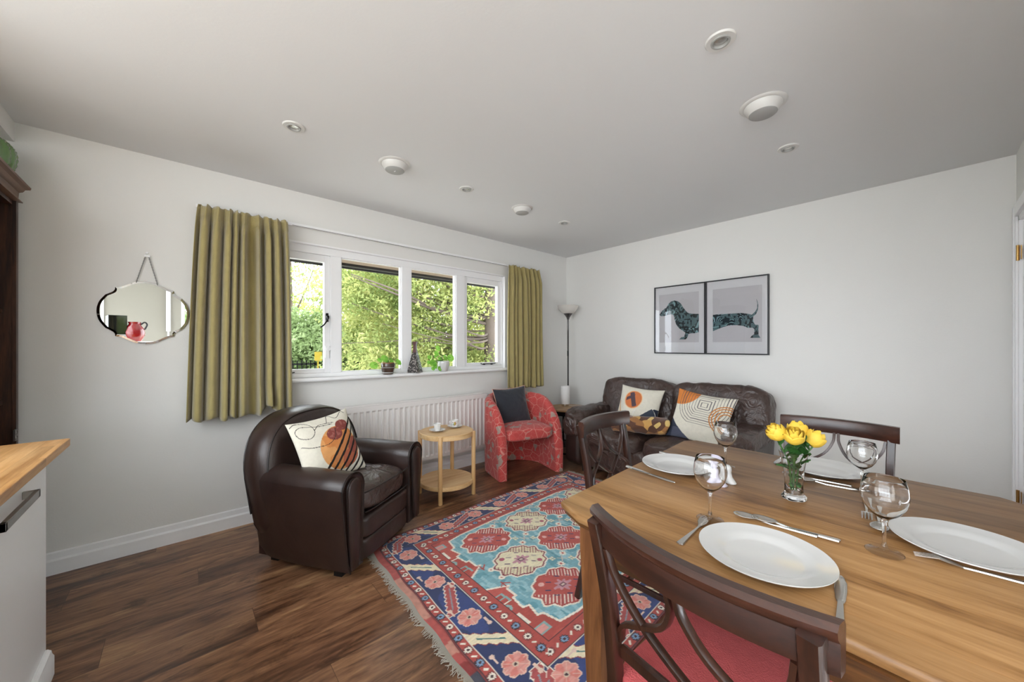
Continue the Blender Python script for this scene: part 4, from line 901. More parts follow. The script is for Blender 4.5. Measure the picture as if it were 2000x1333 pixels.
def rose(dx, dy, dz, lean, label, seed):
    """head centre offset from the vase foot"""
    rr = random.Random(seed); t = thing('rose', label, 'flower', (VX, VY, TZ), 0, 'yellow roses in the glass vase')
    base = Vector((rr.uniform(-.008, .008), rr.uniform(-.008, .008), .024)); hd = Vector((dx, dy, dz)); mid = Vector((dx*.3, dy*.3, .11))
    g = G(); g.tube(spline([base, mid, hd-Vector((0, 0, .02))], 14), .0022, 6); g.build('stem', M['stem'], t)
    ax = Vector((dx*2.2, dy*2.2, .12)).normalized(); rot = ax.to_track_quat('Z', 'Y').to_matrix().to_4x4(); mx = Matrix.Translation(hd-ax*.02) @ rot
    g = G()
    for ly, (n_, r0, hh, op) in enumerate(((3, .006, .050, .0), (4, .0115, .051, .05), (5, .0175, .047, .16), (5, .022, .041, .4))):
        for k in range(n_):
            a0 = 2*math.pi*(k+.37*ly)/n_+rr.uniform(-.15, .15); wd = 2*math.pi/n_*.72; fl = rr.uniform(.8, 1.2)
            def f(u, v):
                th = a0+(u-.5)*2*wd*.9*(.40+.60*math.sin(math.pi*min(1, v*.62+.15)))
                prof = math.sin(math.pi*min(v*.75+.06, 1))**.7
                rad = r0*(.35+.8*prof)+op*.010*fl*max(0, v-.65)/.35+.0008*ly
                z = hh*v*(1-.22*abs(2*u-1)**2.2)-(op*.006*fl*max(0, v-.8)/.2)
                return (rad*math.cos(th), rad*math.sin(th), z)
            g.surf(f, 9, 9, mx=mx)
    g.build('petals', M['rose'], t, ang=80)
    g = G()
    for k in range(5):
        a0 = 2*math.pi*k/5+.3
        def f(u, v):
            wd = .0055*math.sin(math.pi*min(1, v*.85+.12)); r_ = .006+.013*math.sin(v*1.6)+.004*v*(k % 2); return ((r_)*math.cos(a0)-(u-.5)*2*wd*math.sin(a0), r_*math.sin(a0)+(u-.5)*2*wd*math.cos(a0), -.002+.026*v)
        g.surf(f, 3, 6, mx=mx)
    g.lathe([(0, -.008), (.005, -.006), (.007, 0), (.005, .004)], 10, mx=mx); g.build('sepals', M['leaf'], t, ang=80)
    g = G()
    for k in range(7):
        z0 = .045+.028*k+rr.uniform(0, .01); p = spline([base, mid, hd-Vector((0, 0, .02))], 20)[int(min(19, 3+k*2.5))]; a0 = rr.uniform(0, 6.28); L = rr.uniform(.030, .046)*(.6 if k < 2 else 1)
        def f(u, v):
            wd = L*.33*math.sin(math.pi*min(1, v*.93+.05))**.8; r_ = .003+L*v*.8; zz = (.014+.007*k)*v-.018*v*v-.004*abs(2*u-1)
            return (p.x+r_*math.cos(a0)-(u-.5)*2*wd*math.sin(a0), p.y+r_*math.sin(a0)+(u-.5)*2*wd*math.cos(a0), p.z+zz)
        g.surf(f, 5, 8)
    o = g.build('leaves', M['leaf'], t, ang=80); o['kind'] = 'stuff'
rx_, ry_ = math.sin(R(48.25)), -math.cos(R(48.25)); fx_, fy_ = math.cos(R(48.25)), math.sin(R(48.25))
for s, f_, z, lab, sd_ in ((-.044, .012, .202, 'yellow rose leaning out at the far left of the bunch', 1), (-.016, -.022, .198, 'full yellow rose in front at the left centre of the bunch', 2), (.024, .018, .208, 'yellow rose highest at the right centre of the bunch, half open', 3), (.052, -.012, .188, 'yellow rose at the right of the bunch, lowest of the four', 4)):
    rose(rx_*s+fx_*f_, ry_*s+fy_*f_, z, 0, lab, sd_)
# ================================================================ CLUB ARMCHAIR (faces local -y)
AC = (.745, 2.44, 0); AR = R(33)
t = thing('club_armchair', 'dark brown leather club armchair with rounded back and arms by the window wall', 'armchair', AC, AR)
def armsec(y, k, n=22):
    """cross-section of the right arm at depth y"""
    pts = []
    xo, xi, zt = .405, .225, .572
    out = [(.335, .055), (.350, .10), (.372, .25), (.388, .38), (.398, .46), (.402, .505)]
    a = [(math.cos(q)*.088+.315, .485+math.sin(q)*.088) for q in np.linspace(.15, math.pi-.1, 12)]
    inn = [(.232, .44), (.232, .30), (.232, .055)]
    return [(x, z) for x, z in out]+a+inn
def loft(name, secs, m, parent, ang=50, sub=0):
    g = G(); g.rings(secs); return g.build(name, m, parent, ang=ang, sub=sub)
for sx in (-1, 1):
    rs = []
    for y, k, dy in ((-.325, .86, 0), (-.335, .93, 0), (-.325, 1, 0), (-.2, 1.01, 0), (.0, 1.02, 0), (.2, 1.0, 0), (.30, .96, 0)):
        sec = armsec(y, k); cx, cz = .315, .30
        tip = (y > .15); rs.append([(sx*((x-cx)*k+cx-(.04*(y-.15)/.15 if tip else 0)+.0), y+(.10*(.10-z)/.5 if (z < .10) and y > .2 else 0), (z-cz)*(k*.5+.5)+cz) for x, z in sec])
    arm = loft('arm', rs, M['leather'], t)
    # front facing panel with piping
    fp = [(.338, .07), (.352, .25), (.362, .40), (.365, .47)]+[(math.cos(q)*.048+.315, .495+math.sin(q)*.048) for q in np.linspace(.1, math.pi-.1, 9)]+[(.268, .44), (.275, .25), (.290, .07)]
    g = G(); g.rings([[(sx*x, y, z) for x, z in fp] for y in (-.328, -.345)]+[[(sx*((x-.315)*.85+.315), -.350, (z-.3)*.97+.3) for x, z in fp]]); g.build('arm_panel', M['leather'], arm, ang=50)
    g = G(); g.tube([(sx*x, -.337, z) for x, z in fp], .0042, 6); g.build('piping', M['piping'], arm)
    g = G(); g.tube([(sx*x*1.0, -.332, z) for x, z in armsec(0, 1)[:-1]], .0045, 6); g.build('piping', M['piping'], arm)
def backring(y, k, z0, zt, hw, m_=34, lean=0):
    pts = []
    for j in range(m_):
        q = 2*math.pi*j/m_; c_, s_ = math.cos(q), math.sin(q)
        x = hw*k*math.copysign(abs(c_)**.75, c_)
        if s_ >= 0: z = .50+(zt-.50)*k*abs(s_)**.85
        else: z = .50-(.50-z0)*abs(s_)**.35; x *= (1-.20*abs(s_)**1.0)
        pts.append((x, y+lean*(z-.3), z))
    return pts
rs = [backring(y, k, z0, .845, hw, lean=.16) for y, k, z0, hw in ((.120, .70, .25, .375), (.118, .86, .15, .38), (.135, .945, .10, .385), (.17, .985, .07, .39), (.22, 1.0, .06, .39), (.285, .985, .06, .385), (.31, .95, .07, .38), (.32, .85, .08, .37))]
bk = loft('backrest', rs, M['leather'], t)
rp = backring(.135, .95, .10, .845, .385, 60, .16); pp = [p for p in rp if p[2] > .44]
pp = sorted(pp, key=lambda p: math.atan2(p[2]-.4, p[0])); g = G(); g.tube([(p[0], p[1], p[2]) for p in pp], .004, 6); g.build('piping', M['piping'], bk)
rp = backring(.29, .975, .07, .845, .385, 60, .16); pp = sorted([p for p in rp if p[2] > .12], key=lambda p: math.atan2(p[2]-.3, p[0])); g = G(); g.tube([(p[0], p[1], p[2]) for p in pp], .0045, 6); g.build('piping', M['piping'], bk)
g = G(); g.puff((0, -.105, .375), (.455, .47, .145), 5, 18, amp=.007, seed=3, fr=9, crown=.022)
sc_ = g.build('seat_cushion', M['leatherS'], t, ang=80)
g = G(); g.tube([(x, -.343+.012*(abs(x)/.22)**6, .432) for x in np.linspace(-.218, .218, 16)], .0042, 6); g.tube([(x, -.343+.012*(abs(x)/.22)**6, .322) for x in np.linspace(-.218, .218, 16)], .0042, 6); g.build('piping', M['piping'], sc_)
g = G(); g.puff((0, -.17, .235), (.462, .345, .13), 9, 12); g.build('front_rail', M['leather'], t, ang=60)
g = G(); g.puff((0, -.17, .115), (.462, .335, .125), 9, 12); g.bb(-.31, .31, -.30, .30, .055, .12); g.build('plinth', M['leather'], t, ang=60)
for x, y in ((-.27, -.22), (.27, -.22), (-.24, .24), (.24, .24)):
    g = G(); g.box(x, y, .03, .05, .05, .06); g.build('foot', M['black'], t, flat=True)
# ================================================================ CUSHIONS
def cushion(w_, h_, th, fn, label, centre, xdir, updir, m=None, roll=0, pipe=None, name='scatter_cushion', sag=.0):
    """printed scatter cushion; xdir runs along its width as seen from the front"""
    X = Vector(xdir).normalized(); U = Vector(updir).normalized(); N = X.cross(U).normalized(); U = N.cross(X).normalized()   # N towards the viewer
    rot = Matrix((X, U, N)).transposed().to_4x4() @ Matrix.Rotation(roll, 4, 'Z')
    n = 150 if fn else 60
    u = np.linspace(-1, 1, n); A, B = np.meshgrid(u, u, indexing='xy')
    x = A*w_/2*(1-.09*(1-B**2)*np.abs(A)**3); y = B*h_/2*(1-.09*(1-A**2)*np.abs(B)**3)
    z = th/2*((1-A**4)*(1-B**4)).clip(0)**.55*(.55+.45*(1-A**2)*(1-B**2))+.006*(vnoise(A+2, B+2, 5, 3)-.5)*(1-A**6)*(1-B**6)
    y = y-sag*(1-A**2)*(B > 0)*B
    V = np.stack([x, y, z], -1).reshape(-1, 3); V2 = np.stack([x, y, -z*.9], -1).reshape(-1, 3)
    i = (np.arange(n-1)[:, None]*n+np.arange(n-1)[None, :]).reshape(-1); q = np.stack([i, i+1, i+n+1, i+n], -1)
    F = [tuple(int(k) for k in r) for r in q]+[tuple(int(k)+n*n for k in r[::-1]) for r in q]
    me = bpy.data.meshes.new(name); me.from_pydata([tuple(p) for p in np.concatenate([V, V2])], [], F); me.update()
    if fn:
        c = fn((A+1)/2, (B+1)/2).reshape(-1, 3); back = np.ones_like(c)*C3('26262a' if pipe != 'w' else 'd8d2c4')
        c4 = np.concatenate([np.concatenate([c, back]), np.ones((2*n*n, 1))], -1); at = me.color_attributes.new('Col', 'FLOAT_COLOR', 'POINT'); at.data.foreach_set('color', c4.reshape(-1).astype(np.float32))
    bm = bmesh.new(); bm.from_mesh(me); bmesh.ops.remove_doubles(bm, verts=bm.verts, dist=1e-5); bm.to_mesh(me); bm.free()
    me.polygons.foreach_set('use_smooth', [True]*len(me.polygons)); me.materials.append(m or M['fabric'])
    if pipe in (None, 'w'):
        o = bpy.data.objects.new(name, me); COL.objects.link(o); o.matrix_world = Matrix.Translation(centre) @ rot
        return tag(o, label, 'cushion')
    t = thing(name, label, 'cushion'); t.matrix_world = Matrix.Translation(centre) @ rot
    o = bpy.data.objects.new('cover', me); COL.objects.link(o); o.parent = t
    e = [(x[0, k], y[0, k]) for k in range(0, n)]+[(x[k, -1], y[k, -1]) for k in range(n)]+[(x[-1, k], y[-1, k]) for k in range(n-1, -1, -1)]+[(x[k, 0], y[k, 0]) for k in range(n-1, -1, -1)]
    g = G(); g.tube([(float(a), float(b), 0) for a, b in e[::3]], .0035, 6, closed=True); g.build('piping', M['peach'], t); return t
CR = C3('e3ddcd')
def tex(c, U, V): return np.clip(c*(.96+.07*vnoise(U, V, 40, 5))[..., None], 0, 1)
def paint1(U, V):
    c = np.ones(U.shape+(3,))*CR
    d = np.hypot(U-.60, V-.44); o = d < .33; n_ = vnoise(U, V, 7, 2)
    c[o] = C3('d58a4e'); c[o & (n_ > .5)] = C3('dfa064'); c[o & (U-V*.9 > .12) & (d < .25)] = C3('c98350')
    b = o & (np.hypot((U-.72)*1.0, (V-.22)) < .16); c[b] = C3('b4664a')
    leaf = ((np.hypot((U-.56)*1.2, (V-.66)*1.6) < .155) | (np.hypot((U-.74)*1.1, (V-.76)*1.5) < .13)); c[leaf] = C3('8a4640'); c[leaf & (vnoise(U, V, 30, 8) > .6)] = C3('a06258')
    c[(U-V > .30) & (np.hypot(U-.83, V-.42) < .13)] = C3('9c5648')
    s = V-U*.95; k = (s+1.0)/.135
    for i in range(7):
        s0 = .02-i*.142; m_ = (np.abs(s-s0+.10) < .024); c[m_] = C3('26211f')
    for poly in ([(.02, .93), (.10, .97), (.24, .93), (.30, .80), (.22, .70), (.08, .74), (.05, .85), (.15, .90), (.36, .84), (.58, .82)], [(.30, .80), (.40, .86), (.62, .84)], [(.05, .62), (.2, .56), (.42, .54), (.55, .62), (.60, .74)], [(.52, .86), (.60, .99), (.70, .90), (.85, .985), (.90, .94)]):
        p = [(q.x, q.y) for q in spline([(a, b, 0) for a, b in poly], 40)]; c[distpoly(U, V, p, False) < .0045] = C3('3a332f')
    return tex(c, U, V)
def paint2(U, V):
    c = np.ones(U.shape+(3,))*CR; d = np.hypot(U-.40, (V-.66)*.95)
    c[d < .215] = C3('eccaa0'); c[d < .195] = C3('d57c4b'); n_ = (np.abs(U-.40+.4*(V-.66)) < .055) & (d < .17); c[n_] = C3('5a4a52'); c[(np.abs(V-.70-.5*(U-.33)) < .04) & (d < .17) & (U < .42)] = C3('5a4a52')
    e = np.hypot(U-.72, V-.30); m_ = (e < .25) & (V-.30 < (U-.72)*.9+.10); c[m_] = C3('3f4552'); c[(e < .26) & ~(e < .245) & (V < .45)] = C3('e8e4dc')
    c[(U > .78) & (V < .52) & (U-.78+.52-V > .12) & (e > .255)] = C3('2b3140')
    for r_ in (.50, .60, .70):
        q = np.hypot(U-.56, (V-.62)); c[(np.abs(q-r_) < .013) & (U < .45) & (V < .60)] = C3('cf9d62')
    return tex(c, U, V)
def paint3(U, V):
    c = np.ones(U.shape+(3,))*CR
    d = np.hypot(U-.16, (V-1.0)); c[(np.hypot((U-.12), (V-.96)) < .30)] = C3('da8644')
    a = np.abs(U-.55); b = V-.72
    for k in range(9):
        s = .05+k*.048
        e = np.where(b > 0, np.maximum(a, np.abs(b)*.95), np.maximum(np.maximum(a, np.abs(b)*1.15), (np.hypot(a, b))*(.80+.04*min(k, 5)) ))
        c[(np.abs(e-s) < .0048) & (V < 1)] = C3('5b555c')
    q = np.hypot(U-.95, V-.52)
    for r_ in (.13, .18, .23, .27): c[(np.abs(q-r_) < .010)] = C3('c88244')
    tri = (V < .42-.9*U+.0) ; c[(U*.95+V*1.0 < .40) & (V < .44)] = C3('3b4050')
    c[(U*.95+V < .40) & (U > .10) & (V < .2)] = C3('55596a')
    return tex(c, U, V)
def awl(l): return Matrix.Translation(AC) @ Matrix.Rotation(AR, 4, 'Z') @ Vector(l)
rotA = Matrix.Rotation(AR, 3, 'Z')
cushion(.40, .40, .13, paint1, 'cream cushion with orange circle and black diagonal stripes on the club armchair', awl((-.135, -.02, .635)), rotA @ Vector((1, -.22, 0)), rotA @ Vector((.1, .40, 1)), roll=R(5), pipe='w')
# ================================================================ SOFA (faces world -x)
t = thing('leather_sofa', 'two-seat dark brown leather sofa with puffy cushions against the picture wall', 'sofa', (3.30, 1.63, 0), 0)
SX, SY = 3.30, 1.63
g = G(); g.puff((.0, 0, .19), (.76, 1.26, .27), 12, 10); base = g.build('base', M['leatherS'], t, ang=60)
for k, sy in enumerate((1, -1)):
    g = G(); g.puff((-.02, sy*.715, .28), (.80, .185, .46), 9, 14, amp=.006, seed=k+2, fr=5); am = g.build('arm', M['leather'], t, ang=70)
    g = G(); g.puff((-.02, sy*.715, .535), (.86, .235, .155), 3.2, 20, amp=.016, seed=k*3+5, fr=8); g.puff((-.41, sy*.715, .44), (.10, .20, .20), 3, 14, amp=.014, seed=k*3+8, fr=10); g.build('arm_pad', M['leatherS'], am, ang=80)
for k, sy in enumerate((.325, -.325)):
    g = G(); g.puff((-.10, sy, .355), (.68, .635, .17), 5, 26, amp=.010, seed=20+k*7, fr=7, crown=.02); g.build('seat_cushion', M['leatherS'], t, ang=80)
for k, (sy, wd) in enumerate(((.345, .80), (-.42, .80))):
    mx = Matrix.Translation((.235, sy, .645)) @ Matrix.Rotation(R(14), 4, 'Y') @ Matrix.Rotation(R(0), 4, 'X')
    g = G(); g.puff((0, 0, 0), (.24, wd, .50), 5.5, 28, amp=.014, seed=40+k*9, fr=6); 
    for i, v in enumerate(g.v):
        if k == 1 or True:
            y = v[1]; gr = 0
            for s_ in ((-.19, .21) if k == 1 else ()): gr += math.exp(-((y-s_)/.014)**2)
            g.v[i] = (v[0]+(.018*gr if v[0] < 0 else -.01*gr), v[1], v[2]-(.010*gr if v[2] > .15 else 0))
    g.v = [tuple(mx @ Vector(p)) for p in g.v]; g.build('back_cushion', M['leatherS'], t, ang=80)
g = G(); g.puff((.38, 0, .42), (.16, 1.50, .62), 8, 12); g.build('back', M['leather'], t, ang=70)
for x in (-.32, .3):
    for y in (-.6, .6): g = G(); g.box(x, y, .03, .06, .06, .06); g.build('foot', M['black'], t, flat=True)
cushion(.43, .43, .14, paint2, 'cream cushion with orange disc and navy half circle on the left of the sofa', (3.285, 1.845, .632), (0.12, -1, 0), (.42, 0, 1), roll=R(-4), pipe='w')
cushion(.47, .44, .15, paint3, 'cream cushion with fine concentric lines and orange corner on the right of the sofa', (3.22, 1.245, .635), (0.08, -1, 0), (.45, 0, 1), roll=R(-7))
# rolled throw
def throw():
    A = Vector((2.985, 1.93, 0)); B = Vector((3.17, 1.50, 0)); ax = (B-A); L = ax.length; ax.normalize(); side = Vector((-ax.y, ax.x, 0)); zc = .528
    turns = 3.6; n = 150; m_ = 60; vs = []
    r0, r1 = .012, .090
    A_ = np.linspace(0, 1, n); 
    def fn(u, v):
        th = u*turns*2*math.pi+.4; r = (r0+(r1-r0)*u)*(1+.05*math.sin(5*th+v*9)+.03*math.sin(v*25+th)); e = .010*math.sin(3*th+v*3)+.012*math.sin(th*1.7)
        p = A+ax*(L*v+e*(1 if v < .5 else -1)*(abs(2*v-1)))+side*(r*math.cos(th)*1.08)+Vector((0, 0, zc+r*math.sin(th)*.9)); return tuple(p)
    g = G(); g.surf(fn, n, m_); me_ = g
    o = g.build('rolled_throw', M['throw'], ang=80); s = o.modifiers.new('t', 'SOLIDIFY'); s.thickness = .011
    return tag(o, 'rolled throw in mustard and brown lying on the sofa seat', 'throw')
def throwmat():
    m, nt, b, L = nodes('patterned_throw')
    tc = nt.nodes.new('ShaderNodeTexCoord'); v = nt.nodes.new('ShaderNodeTexVoronoi'); v.inputs['Scale'].default_value = 15; L.new(tc.outputs['Object'], v.inputs[0])
    sp = nt.nodes.new('ShaderNodeSeparateColor'); L.new(v.outputs['Color'], sp.inputs[0]); r = ramp(nt, [(0, '5c3a28'), (.3, '7a4d33'), (.5, '9c6b3c'), (.72, 'c99a55'), (.9, 'dcbc74')]); r.color_ramp.interpolation = 'CONSTANT'
    L.new(sp.outputs[0], r.inputs[0]); L.new(r.outputs[0], b.inputs['Base Color']); b.inputs['Roughness'].default_value = .8; b.inputs['Sheen Weight'].default_value = .3; return m
M['throw'] = throwmat(); throw()
# ================================================================ RED TUB CHAIR (faces local -y)
TC = (2.545, 2.765, 0); TR = R(-15.5)
t = thing('tub_chair', 'red floral upholstered tub chair at the right end of the radiator', 'tub chair', TC, TR)
ro, th_ = .345, .082
def path(s):
    """s 0..1 along the U; returns outer point, inward normal"""
    st = .27; arcL = math.pi*(ro); tot = 2*st+arcL; d = s*tot
    if d < st: return (-ro, -.30+d), (1, 0)
    if d > st+arcL: return (ro, -.03-(d-st-arcL)), (-1, 0)
    q = (d-st)/ro; return (-ro*math.cos(q), -.03+ro*math.sin(q)*.98), (math.cos(q), -math.sin(q))
g = G(); rs = []
N_ = 72
for i in range(N_+1):
    s = i/N_; (x, y), (nx, ny) = path(s); yy = min(1, (y+.30)/.42)
    h = .34+.39*math.sqrt(max(0, 1-(1-yy)**2))+.03*max(0, (y-.12)/.2)
    thk = th_; lean = .0
    sec = []
    for k, z in ((0, .004), (-.004, .2), (-.006, h*.62), (-.004, h-.045), (.012, h-.014), (.032, h-.002), (.052, h-.002), (.072, h-.016), (thk+.004, h-.05), (thk+.004, h*.62), (thk, .3), (thk, .004)):
        sec.append((x+nx*k, y+ny*k, max(.004, z)))
    rs.append(sec)
# rounded front ends
def endcap(sec, dy, k): 
    cx = sum(p[0] for p in sec)/len(sec); return [((p[0]-cx)*k+cx, p[1]-dy, p[2]-(.012*(1-k)*3 if p[2] > .25 else 0)) for p in sec]
rs = [endcap(rs[0], .018, .62), endcap(rs[0], .013, .86)]+rs+[endcap(rs[-1], .013, .86), endcap(rs[-1], .018, .62)]
g.rings(rs); g.build('shell', M['tub'], t, ang=50)
g = G(); g.puff((0, -.04, .395), (.53, .54, .115), 6, 16, crown=.02)
for i, v in enumerate(g.v):
    x, y, z = v
    if y > -.02: lim = math.sqrt(max(.0, 1-((y+.02)/.30)**2))*.262+.002; x = max(-lim, min(lim, x)); g.v[i] = (x, min(y, .225), z)
g.build('seat', M['tub'], t, ang=70)
mt = Matrix.Rotation(TR, 3, 'Z')
cushion(.385, .385, .13, None, 'navy velvet cushion with peach piping on the red tub chair', Matrix.Translation(TC) @ Matrix.Rotation(TR, 4, 'Z') @ Vector((-.035, .055, .622)), mt @ Vector((1, .05, 0)), mt @ Vector((0, .30, 1)), m=M['navy'], roll=R(3), pipe='p')
# ================================================================ SIDE TABLE WITH CUPS
TX_, TY_ = 1.645, 2.665
t = thing('side_table', 'small round light wood side table with a lower shelf, in front of the radiator', 'side table', (TX_, TY_, 0))
def disc(r, z0, z1, name, m, parent):
    g = G(); g.lathe([(.0001, z0), (r-.003, z0), (r, z0+.003), (r, z1-.003), (r-.003, z1), (.0001, z1)], 64); return g.build(name, m, parent, ang=40)
disc(.222, .490, .530, 'tabletop', M['birch'], t); disc(.222, .098, .132, 'shelf', M['birch'], t)
for a in (45, 135, 225, 315):
    g = G(); g.lathe([(.0001, 0), (.0155, 0), (.017, .002), (.017, .524), (.0155, .5265), (.0001, .5265)], 20, (.226*math.cos(R(a+1)), .226*math.sin(R(a+1)), 0)); g.build('leg', M['birchleg'], t)
def cup(x, y, ha, label, seed, hand=True):
    s = G(); s.lathe([(.0001, .003), (.022, .003), (.030, .005), (.055, .013), (.064, .017), (.0645, .0185), (.063, .0185), (.053, .015), (.028, .0075), (.0001, .006)], 48); o = s.build('saucer', M['china'], ang=50); o.location = (x, y, .5301); tag(o, 'white saucer under the '+label.split(' ', 1)[1].replace('coffee cup', 'coffee cup', 1), 'saucer', 'saucers on the side table')
    t = thing('coffee_cup', label, 'cup', (x, y, .537), ha)
    n = 60; prof = [(.0001, .003), (.020, .0), (.022, .002), (.0235, .012), (.027, .035), (.031, .056), (.0315, .058), (.0300, .0575), (.0258, .035), (.021, .008), (.0001, .006)]
    g = G(); rr = 40; prof2 = [(p.x, p.z) for p in spline([(r, 0, z) for r, z in prof], 70)]
    g.lathe([(max(r, .0001), z) for r, z in prof2], 96); o = g.build('cup_body', M['cup'], t, ang=60)
    co = np.array([v.co[:] for v in o.data.vertices]); th = np.arctan2(co[:, 1], co[:, 0])-1.2*(1 if seed else -1); r_ = np.hypot(co[:, 0], co[:, 1]); z = co[:, 2]
    c = np.ones((len(co), 3))*C3('ecebe8'); outm = (r_ > .0215)
    U_ = th*.027; V_ = z-.030
    if seed == 1:
        d1 = np.hypot(U_-.004, V_-.002); c[outm & (d1 < .016) & (d1 > .010) & (U_ > 0)] = C3('b0683c'); c[outm & (d1 < .010) & (U_ > -.004)] = C3('b9b05e'); c[outm & (np.abs(U_+.002) < .0018) & (V_ < .01)] = C3('3f5c3f'); c[outm & (np.abs(U_+.010) < .004) & (np.abs(V_-.010) < .003)] = C3('7a4a34'); c[outm & (np.abs(U_+.008) < .005) & (np.abs(V_+.008) < .004)] = C3('7c8f6a')
    else:
        c[outm & (np.abs(V_-.006-.2*U_) < .0022) & (U_ > -.014) & (U_ < .004)] = C3('6a4a3c'); c[outm & (np.hypot(U_-.006, V_-.004) < .005)] = C3('c98a5c'); c[outm & (np.abs(U_-.004+.2*V_) < .002) & (V_ < .003)] = C3('6b7d74')
    at = o.data.color_attributes.new('Col', 'FLOAT_COLOR', 'POINT'); at.data.foreach_set('color', np.concatenate([c, np.ones((len(c), 1))], -1).reshape(-1).astype(np.float32))
    g = G(); g.tube(spline([(.0275, 0, .047), (.040, 0, .050), (.047, 0, .038), (.040, 0, .022), (.0245, 0, .016)], 16), .0035, 8); g.build('handle', M['china'], t)
M['cup'] = vcol('painted_china', .12, 0); M['cup'].node_tree.nodes['Principled BSDF'].inputs['Coat Weight'].default_value = .4
va = math.atan2(-2.69, -1.56)
cup(1.562, 2.675, R(70), 'white coffee cup with small brown motif, left on the side table', 0)
cup(1.752, 2.705, va-R(88), 'white coffee cup with rust and green motif, right on the side table', 1)
# ================================================================ CORNER TABLE, LAMPS
t = thing('corner_table', 'round brown-topped table on dark metal legs between the tub chair and sofa', 'side table', (3.40, 2.80, 0))
disc(.25, .492, .510, 'tabletop', M['tabletan'], t)
g = G(); g.lathe([(.19, .435), (.2, .435), (.2, .491), (.19, .491)], 48); g.build('frame_ring', M['blackmetal'], t)
for a in (60, 180, 300):
    g = G(); g.tube([(.19*math.cos(R(a)), .19*math.sin(R(a)), .485), (.2*math.cos(R(a)), .2*math.sin(R(a)), .012)], .010); g.build('leg', M['blackmetal'], t)
g = G(); g.tube([(.2*math.cos(q), .2*math.sin(q), .012) for q in np.linspace(0, 2*math.pi, 40)[:-1]], .009, closed=True); g.tube([(.2*math.cos(q), .2*math.sin(q), .17) for q in np.linspace(0, 2*math.pi, 40)[:-1]], .005, closed=True); g.build('lower_ring', M['blackmetal'], t)
t = thing('table_lamp', 'small white cylinder lamp with a metal base on the round corner table', 'table lamp', (3.435, 2.885, .5101))
g = G(); g.lathe([(.0001, 0), (.042, 0), (.043, .003), (.043, .035), (.040, .038), (.0001, .038)], 32); g.build('base', M['steel'], t)
g = G(); g.lathe([(.050, .030), (.055, .030), (.0555, .033), (.0555, .243), (.054, .245), (.051, .243), (.050, .235)], 40); g.build('shade', M['shade'], t)
g = G(); g.tube(spline([(.04, -.01, .006), (.09, -.07, .004), (.13, -.06, .004), (.16, -.12, .004), (.19, -.11, .004)], 24), .0022, 6); g.build('cord', M['plastic'], t)
t = thing('floor_lamp', 'slim floor lamp with a white bowl shade in the far corner', 'floor lamp', (3.585, 2.965, 0))
g = G(); g.lathe([(.0001, 0), (.12, 0), (.125, .006), (.12, .015), (.02, .024), (.012, .03), (.0001, .03)], 40); g.build('base', M['greymetal'], t)
g = G(); g.tube([(0, 0, .02), (0, 0, 1.60)], .0105, 12); g.build('pole', M['greymetal'], t)
g = G(); g.lathe([(.0001, 1.565), (.012, 1.565), (.020, 1.59), (.040, 1.622), (.058, 1.640), (.054, 1.642), (.0001, 1.63)], 36); g.build('cup', M['greymetal'], t)
g = G(); g.lathe([(.045, 1.636), (.058, 1.640), (.090, 1.665), (.118, 1.70), (.130, 1.735), (.1315, 1.737), (.128, 1.734), (.114, 1.702), (.087, 1.669), (.056, 1.645), (.0001, 1.640)], 48); g.build('lamp_shade', M['alabaster'], t)
g = G(); g.tube(spline([(-.012, -.008, 1.43), (-.026, -.018, 1.25), (-.022, -.016, 1.05), (-.034, -.022, .85), (-.018, -.012, .68), (-.014, -.01, .3), (-.02, -.02, .05)], 40), .0032, 6); g.build('flex', M['black'], t)
g = G(); g.box(-.027, -.018, 1.145, .016, .02, .065, R(-40)); g.build('switch', M['black'], t, flat=True, bevel=.002)
# ================================================================ WINDOW SILL ITEMS
SZ = .9902
def plantleaf(g, c, r, nrm, cup_=.15):
    N = Vector(nrm).normalized(); q = N.to_track_quat('Z', 'Y').to_matrix(); C_ = Vector(c)
    def f(u, v):
        th = u*2*math.pi; k = r*v*(1-.10*max(0, math.cos(th))**6); return tuple(C_+q @ Vector((k*math.cos(th), k*math.sin(th)*.95, -cup_*r*v*v+.02*r*math.sin(th*6)*v)))
    g.surf(f, 20, 5, cu=True)
t = thing('potted_plant', 'round-leaved plant in a brown banded glazed pot on the window sill', 'potted plant', (1.335, 3.125, SZ))
g = G(); g.lathe([(.0001, 0), (.042, 0), (.046, .004), (.049, .012), (.0465, .016), (.050, .020), (.056, .05), (.0565, .055), (.053, .058), (.0575, .062), (.060, .088), (.058, .094), (.054, .096), (.052, .088), (.047, .03), (.0001, .03)], 48); pot = g.build('pot', M['terracotta'], t)
g = G(); g.lathe([(.0535, .0565), (.0588, .0565), (.0588, .0605), (.0535, .0605)], 48); g.lathe([(.046, .010), (.0505, .010), (.0495, .018), (.046, .018)], 48); g.build('pale_band', M['plasticgrey'], pot)
g = G(); g.lathe([(.052, .094), (.0555, .0955), (.055, .1), (.05, .101), (.046, .097), (.046, .085)], 40); g.build('inner_pot', M['orangeglaze'], t)
g = G(); g.lathe([(.0001, .088), (.047, .086)], 24); g.build('soil', M['soil'], t)
gl = G(); gs = G()
for dx, dy, dz, r in ((-.125, -.01, .085, .036), (-.028, -.005, .14, .036), (.0, .02, .115, .02), (.10, -.005, .105, .032), (.05, .03, .11, .022), (-.06, .03, .125, .022), (.02, -.02, .128, .018)):
    gs = G(); gs.tube(spline([(0, 0, .085), (dx*.4, dy*.4, dz*.8+.04), (dx, dy, dz)], 8), .0016, 5); gs.build('stem', M['stem'], t); plantleaf(gl, (dx, dy, dz), r, (.15+dx*2, -.8, .5))
o = gl.build('leaves', M['pileaf'], t, ang=80); o['kind'] = 'stuff'
